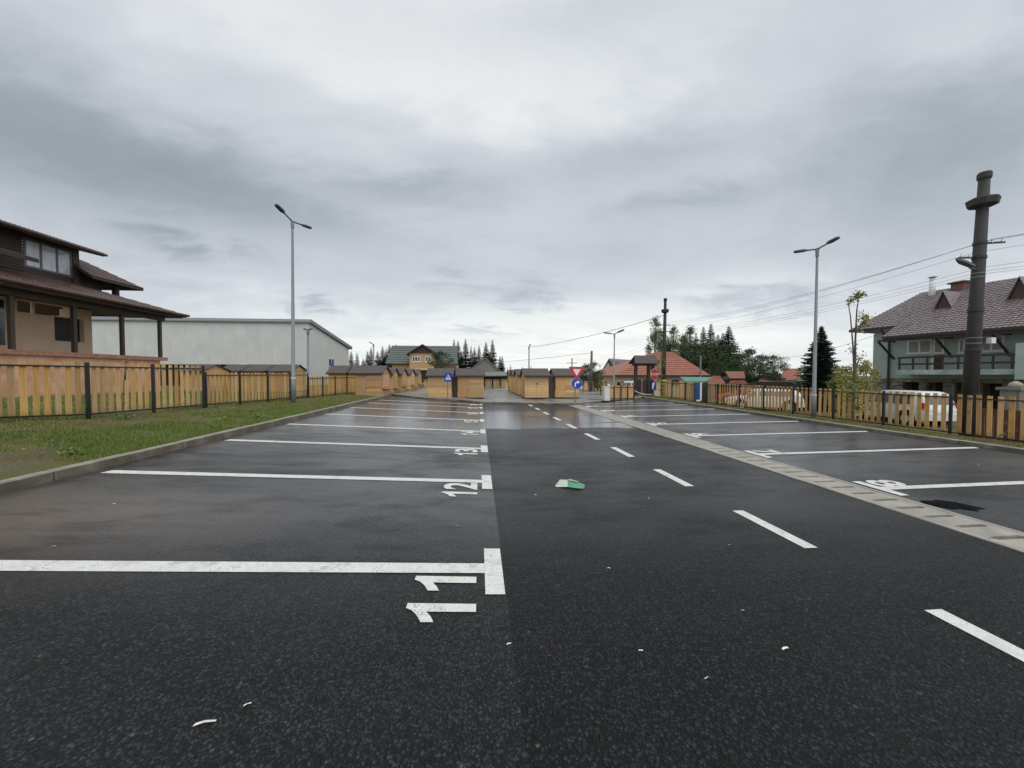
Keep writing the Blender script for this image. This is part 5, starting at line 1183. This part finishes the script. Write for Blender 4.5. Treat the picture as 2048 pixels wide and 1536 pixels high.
BI = leafy_proto(11, 'birch_tree', 10, 2.3, 'leaf_birch', 'bark_pale', 60, 95, .17, .2, 'birch')
DK = leafy_proto(12, 'leafy_tree', 6, 2.4, 'leaf_dark', 'bark', 52, 110, .16, .32, 'round')
BU = leafy_proto(13, 'leafy_bush', 3, 1.3, 'leaf_yellow', 'bark', 34, 70, .12, .08, 'round')
for i, (px, tp_, Y, wd_, lb) in enumerate([(1311, 637, 56, .8, 'loose birch left of the distant pole'), (1297, 690, 54, .7, 'low birch branches left of the carved gate roof'), (1347, 655, 55, .9, 'pale birch right of the distant pole'), (1322, 662, 57, 1.0, 'birch directly behind the distant pole'), (1381, 655, 58, 1.1, 'broad birch before the dark spruces'), (1366, 672, 56, 1., 'short birch between the two pale crowns'), (1395, 690, 54, 1.2, 'dark green birch behind the flue'), (1338, 690, 53, 1.2, 'low birch over the red ridge')]):
    tree_px(BI, px, tp_, Y, -.8, lb, wide=wd_, group='birches behind the red roofed house')
for i, (px, tp_, Y, wd_, lb) in enumerate([(1495, 702, 44, 1.2, 'pale crowned tree right of the dark spruces'), (1520, 713, 40, 1.15, 'round tree with gaps above the long shed'), (1549, 714, 36, 1.1, 'rightmost round apple tree before the red gable house'), (1476, 722, 40, 1.1, 'low tree beside the weathered roof'), (1432, 723, 40, 1.0, 'greyish bush above the red shed'),
        (881, 706, 42, 1.15, 'leafy tree in front of the orange house'), (1173, 732, 33, 1.2, 'dark garden tree behind the round sign'), (1184, 727, 32, 1.1, 'garden tree beside the side path pole'), (1196, 744, 30, .9, 'low dark shrub tree before the grey house'), (1160, 742, 36, 1.0, 'garden bush just right of the yield sign')]):
    tree_px(DK, px, tp_, Y, -.7 if px > 1300 else -.1, lb, wide=wd_, ph=6., group='garden trees')
for (px, tp_, Y, wd_, lb) in [(1684, 733, 17.5, .8, 'yellow green bush left of the tall sapling'), (1700, 748, 16.6, .9, 'low yellow bush behind the tall sapling'), (1722, 728, 17, .75, 'yellow green bush right of the tall sapling'), (1735, 722, 18.5, .6, 'small pale bush against the green house corner')]:
    tree_px(BU, px, tp_, Y, -.6, lb, 'bush', wd_, 3., 'yellow bushes by the green house')
for i, (px, tp_, Y, wd_, lb) in enumerate([(1345, 690, 50, 1.4, 'dark understorey tree behind the left half of the red roof'), (1385, 694, 49, 1.4, 'dark understorey tree left of the flue'), (1418, 690, 50, 1.4, 'dark tree mass under the tallest spruce'), (1450, 694, 50, 1.4, 'dark tree mass under the ragged spruce'), (1470, 712, 47, 1.2, 'dark low tree at the right foot of the spruces')]):
    tree_px(DK, px, tp_, Y, -.8, lb, wide=wd_, ph=6., group='garden trees')
for i, (px, tp_, Y, wd_, lb) in enumerate([(1370, 668, 63, 1.5, 'spruce deep behind the broad birch'), (1392, 664, 64, 1.3, 'spruce between birch and tall pair'), (1446, 664, 63, 1.3, 'spruce tucked left of the ragged one'), (1335, 672, 64, 1.4, 'spruce hidden behind the distant pole')]):
    tree_px(SP[i % 3], px, tp_, Y, -.8, lb, wide=wd_, group='spruces behind the red roofed house')
# young trees built individually
def sapling(label, pts, clumps, mt='leaf_yellow', r=.02, sz=.06, dens=60, group='young planted trees', stake=None):
    base = Vector(pts[0][0]); t = thing('young_tree', label, 'tree', base, 0, group); m = MB()
    for st in pts:
        n_ = len(st); m.tube(st, [r*(1-.75*i/(n_-1)) for i in range(n_)], 7)
    m.build('trunk', 'bark', t); m = MB(); rng = random.Random(len(label))
    for (c, rr_, k) in clumps: leafcloud(m, rng, Vector(c), rr_, int(dens*k), sz, 1., .1)
    m.build('crown', mt, t, fixn=False)
    if stake:
        m = MB(); m.tube(stake, .025, 6); m.build('stake', 'picket_wood', t)
    return t
Xs = 11.75; q = lambda px, py: AX(px, py, Xs)
b = q(1705, 852); yb_ = b.y; zb = gz(Xs, yb_)
Q = lambda px, py: Vector((A(px, py, yb_).x, yb_+random.uniform(-.08, .08), A(px, py, yb_).z))
b = Vector((Xs, yb_, zb))
sapling('tall thin sapling with sparse yellow leaves before the right fence', [[b, Q(1708, 760), Q(1706, 690), Q(1702, 632), Q(1697, 600)], [Q(1708, 745), Q(1712, 680), Q(1714, 620), Q(1715, 595)], [Q(1713, 665), Q(1725, 645), Q(1732, 632)], [Q(1709, 740), Q(1722, 715)]],
        [(Q(1714, 592), .22, .9), (Q(1722, 590), .16, .5), (Q(1698, 602), .2, .6), (Q(1726, 636), .28, .9), (Q(1732, 645), .2, .5), (Q(1720, 660), .24, .4), (Q(1722, 715), .25, .3), (Q(1706, 700), .3, .2), (Q(1705, 790), .4, 1.3), (Q(1712, 815), .3, .9), (Q(1700, 770), .3, .6), (Q(1712, 745), .3, .4)], sz=.07, r=.035, dens=150)
yb_ = 23.; b = Vector((A(1322, 797, yb_).x, yb_, -.02))
sapling('leafy young tree in front of the distant striped pole', [[b, Q(1323, 740), Q(1324, 700)]], [(Q(1322+dx_, yy_), .3, 1.) for dx_, yy_ in ((0, 702), (3, 712), (-3, 722), (4, 732), (-5, 742), (3, 752), (-4, 762), (4, 772), (0, 782), (-7, 733), (6, 722), (2, 790))], 'leaf_fresh', r=.04, sz=.08, dens=55)
yb_ = 24.2; b = Vector((A(1202, 797, yb_).x, yb_, .08))
sapling('slim young tree with bright leaves left of the control cabinet', [[b, Q(1201, 760), Q(1200, 728)]], [(Q(1200+dx_, yy_), .25, .7) for dx_, yy_ in ((0, 732), (2, 742), (-2, 752), (3, 762), (-1, 772), (6, 758))], 'leaf_fresh', r=.03, sz=.07, stake=[b+Vector((.15, 0, 0)), b+Vector((.15, 0, 1.2))])
b = AX(247, 830, -7.75); yb_ = b.y; b.z = gz(-7.75, yb_)
sapling('bare staked sapling with few russet leaves before the near left fence', [[b, Q(248, 770), Q(246, 722)], [Q(247, 760), Q(258, 722)]], [(Q(248, 725), .12, .3), (Q(257, 722), .1, .25), (Q(250, 805), .14, .4), (Q(244, 790), .12, .2)], 'leaf_yellow', r=.014, sz=.035)
b = AX(1985, 880, 12.3); yb_ = b.y; b.z = gz(12.3, yb_)
sapling('scrubby weed sapling at the foot of the right fence', [[b, Q(2012, 860), Q(2010, 838)]], [(Q(2012, 848), .14, .5), (Q(2016, 862), .12, .4), (Q(2002, 868), .1, .3)], 'leaf_yellow', r=.01, sz=.04)
# ------------------------------------------------------------------ grass, stones
import numpy as np
rs = np.random.RandomState(4)
def grass(name, label, xr, yr, N, hfun, zfun, mt, hmin=.02, hmax=.07, thr=None):
    V = []; Fc = []
    for _ in range(N):
        X = rs.uniform(*xr); Y = yr[0]+(yr[1]-yr[0])*rs.rand()**1.5
        d_ = noise.noise(Vector((X*.9, Y*.7, 3)))+.5*noise.noise(Vector((X*3, Y*3, 1)))
        if thr is not None and d_ < thr+rs.uniform(-.25, .25): continue
        z = zfun(X, Y)-.005; h_ = rs.uniform(hmin, hmax)*(1+.8*max(0, d_)); a = rs.uniform(0, 6.28); w_ = .004+.0006*Y; l_ = rs.uniform(-.6, .6); b_ = rs.uniform(0, 6.28)
        k = len(V); V += [(X-w_*cos(a), Y-w_*sin(a), z), (X+w_*cos(a), Y+w_*sin(a), z), (X+l_*h_*cos(b_), Y+l_*h_*sin(b_), z+h_)]; Fc.append((k, k+1, k+2))
    me = bpy.data.meshes.new(name); me.from_pydata(V, [], Fc); me.materials.append(MATS[mt]); o = link(name, me, None, 'stuff'); o['label'] = label; o['category'] = 'grass'
grass('grass', 'thin worn grass on the bank beside the left kerb', (-7.95, KX-.14), (3, 24), 75000, None, gz, 'grass_blades', .012, .04, -.3)
grass('grass', 'bright green grass clumps close to the left kerb', (-7.3, KX-.2), (3, 17), 70000, None, gz, 'grass_bright', .02, .06, .26)
grass('grass', 'fresh green grass tufts hanging over the left kerb', (KX-1.5, KX-.13), (3, 14), 70000, None, gz, 'grass_bright', .025, .065, -.12)
grass('grass', 'grass of the yard behind the left fence', (-16, -8.05), (5, 22), 60000, None, gz, 'grass_bright', .04, .12, .0)
grass('grass', 'narrow strip of grass between right kerb and fence', (10.78, 12.9), (4, 24), 60000, None, gz, 'grass_blades', .015, .05, -.1)
V = MB()
for _ in range(420):
    X = rs.uniform(-7.9, KX-.2); Y = rs.uniform(4, 20)
    if noise.noise(Vector((X*1.2, Y*.6, 9))) < .05: continue
    r = rs.uniform(.008, .028); z = gz(X, Y); p = Vector((X, Y, z)); c_ = [p+Vector((rs.uniform(-1, 1), rs.uniform(-1, 1), rs.uniform(.2, .8)))*r*1.2 for _ in range(5)]+[p-Vector((0, 0, r))]
    V.add(c_, [(0, 1, 2), (0, 2, 3), (0, 3, 4), (1, 2, 5), (2, 3, 5), (3, 4, 5), (0, 4, 1), (4, 1, 5)])
o = V.build('gravel', 'concrete', kind='stuff'); o['label'] = 'pale pebbles lying in the worn grass of the left bank'; o['category'] = 'gravel'
# leafy weeds on the bank
for i, (px, py) in enumerate(((452, 853), (520, 846), (430, 872), (250, 800), (500, 835), (150, 930))):
    p = G(px, py); X = clamp(p.x, -7.6, -5.6); t_ = (X/p.x); Yw = AX(px, py, X).y; z = gz(X, Yw); rng = random.Random(i); m = MB(); leafcloud(m, rng, Vector((X, Yw, z+.05)), .2, 90, .055, .45, .2)
    o = m.build('weed', 'grass_bright', fixn=False); tag(o, ['broad leaved weed clump on the bank nearest the left lamp', 'weed clump between kerb and left lamp', 'weed clump at the kerb where bay 14 ends', 'weed clump by the staked sapling', 'weed clump behind the kerb just left of the lamp', 'weed clump close to the kerb at the left edge'][i], 'weed', 'weeds on the left bank')
# ------------------------------------------------------------------ litter
c0 = [(1110, 972), (1120, 963), (1140, 965), (1158, 969), (1170, 971), (1168, 978), (1156, 979.5), (1135, 976.5), (1113, 974.5)]
P = [G(*p) for p in c0]; hs = [.005, .03, .04, .03, .012, .006, .02, .02, .004]; mid = [G(1135, 970)+Vector((0, 0, .07)), G(1155, 973)+Vector((0, 0, .06))]
t = thing('plastic_sheet', 'crumpled green and white plastic sheet lying on the lane', 'litter', G(1140, 972))
P = [p+Vector((0, 0, h_)) for p, h_ in zip(P, hs)]
m = MB(); m.k = 0; m.add([P[0], P[1], P[2], mid[0], P[8]], [(0, 1, 3), (1, 2, 3), (0, 3, 4)]); m.add([P[2], P[3], mid[1], mid[0]], [(0, 1, 2, 3)]); m.build('white_part', 'sheet_pale', t)
m = MB(); m.add([P[3], P[4], P[5], P[6], P[7], mid[0], mid[1]], [(0, 1, 6), (1, 2, 6), (2, 3, 6), (3, 4, 5, 6)]); m.build('green_part', 'sheet_green', t)
m = MB(); m.add([P[7], P[8], mid[0]], [(0, 1, 2)]); m.add([P[2]+Vector((0, 0, .012)), P[3]+Vector((0, 0, .012)), mid[1]+Vector((0, -.02, .01)), mid[0]+Vector((0, -.02, .01))], [(0, 1, 2, 3)]); m.build('pale_fold', 'sheet_pale', t)
bits = [(1018, 1288, 'beside the seam near the camera'), (1570, 1298, 'largest one on the lane at lower right'), (1217, 1137, 'in the middle of the lane level with number 11'), (1459, 1090, 'just left of the second lane dash'), (1486, 1222, 'on the lane below the second dash'), (1413, 1357, 'yellowish one at the bottom of the lane'), (1281, 1302, 'near the bottom centre of the lane'),
        (410, 1447, 'long thin one at lower left'), (917, 1052, 'between numbers 12 and 11'), (1298, 997, 'right of the green plastic sheet'), (1071, 990, 'left of the green plastic sheet'), (109, 1093, 'just above the line of bay 11 at left'), (228, 1008, 'on the brownish patch by the left kerb'), (1957, 929, 'in bay 8 near the right fence'), (495, 1410, 'tiny one at lower left')]
for (px, py, lb) in bits:
    p = G(px, py); s_ = .009 if px not in (1570, 410) else .014; a = random.uniform(-.6, .6); L = s_*1.6*(2 if px == 410 else 1); wq = s_*.4
    d = Vector((cos(a), sin(a), 0)); n_ = Vector((-sin(a), cos(a), 0)); m = MB()
    rj = lambda: Vector((random.uniform(-1, 1), random.uniform(-1, 1), 0))*s_*.22
    up = lambda h: Vector((0, 0, h)); ht = [random.uniform(.001, .008) for _ in range(6)]
    q6 = [p-d*L-n_*wq+rj()+up(ht[0]), p-n_*wq*1.3+rj()+up(ht[1]+.003), p+d*L-n_*wq+rj()+up(ht[2]), p+d*L+n_*wq+rj()+up(ht[3]), p+n_*wq*1.1+rj()+up(ht[4]+.004), p-d*L*.9+n_*wq+rj()+up(ht[5])]
    m.add(q6+[v+up(-.0012) for v in q6], [(0, 1, 4, 5), (1, 2, 3, 4), (6, 11, 10, 7), (7, 10, 9, 8), (0, 6, 7, 1), (1, 7, 8, 2), (2, 8, 9, 3), (3, 9, 10, 4), (4, 10, 11, 5), (5, 11, 6, 0)])
    o = m.build('litter_scrap', 'litter_white'); tag(o, f'small white scrap on the asphalt, {lb}', 'litter', 'white scraps on the asphalt')
p = G(1905, 1011); m = MB(); rng = random.Random(3)
pl = []
for k in range(14):
    a = 2*pi*k/14; pl.append(p+Vector((.24*cos(a)*rng.uniform(.6, 1.2), .20*sin(a)*rng.uniform(.6, 1.2)-.08*cos(a), .006)))
m.add(pl+[p+Vector((.02, 0, .045))], [(k, (k+1) % 14, 14) for k in range(14)]); o = m.build('mud_patch', 'mud'); tag(o, 'black wet tar lump on the asphalt of bay 8', 'debris')
print('objects', len(bpy.data.objects))
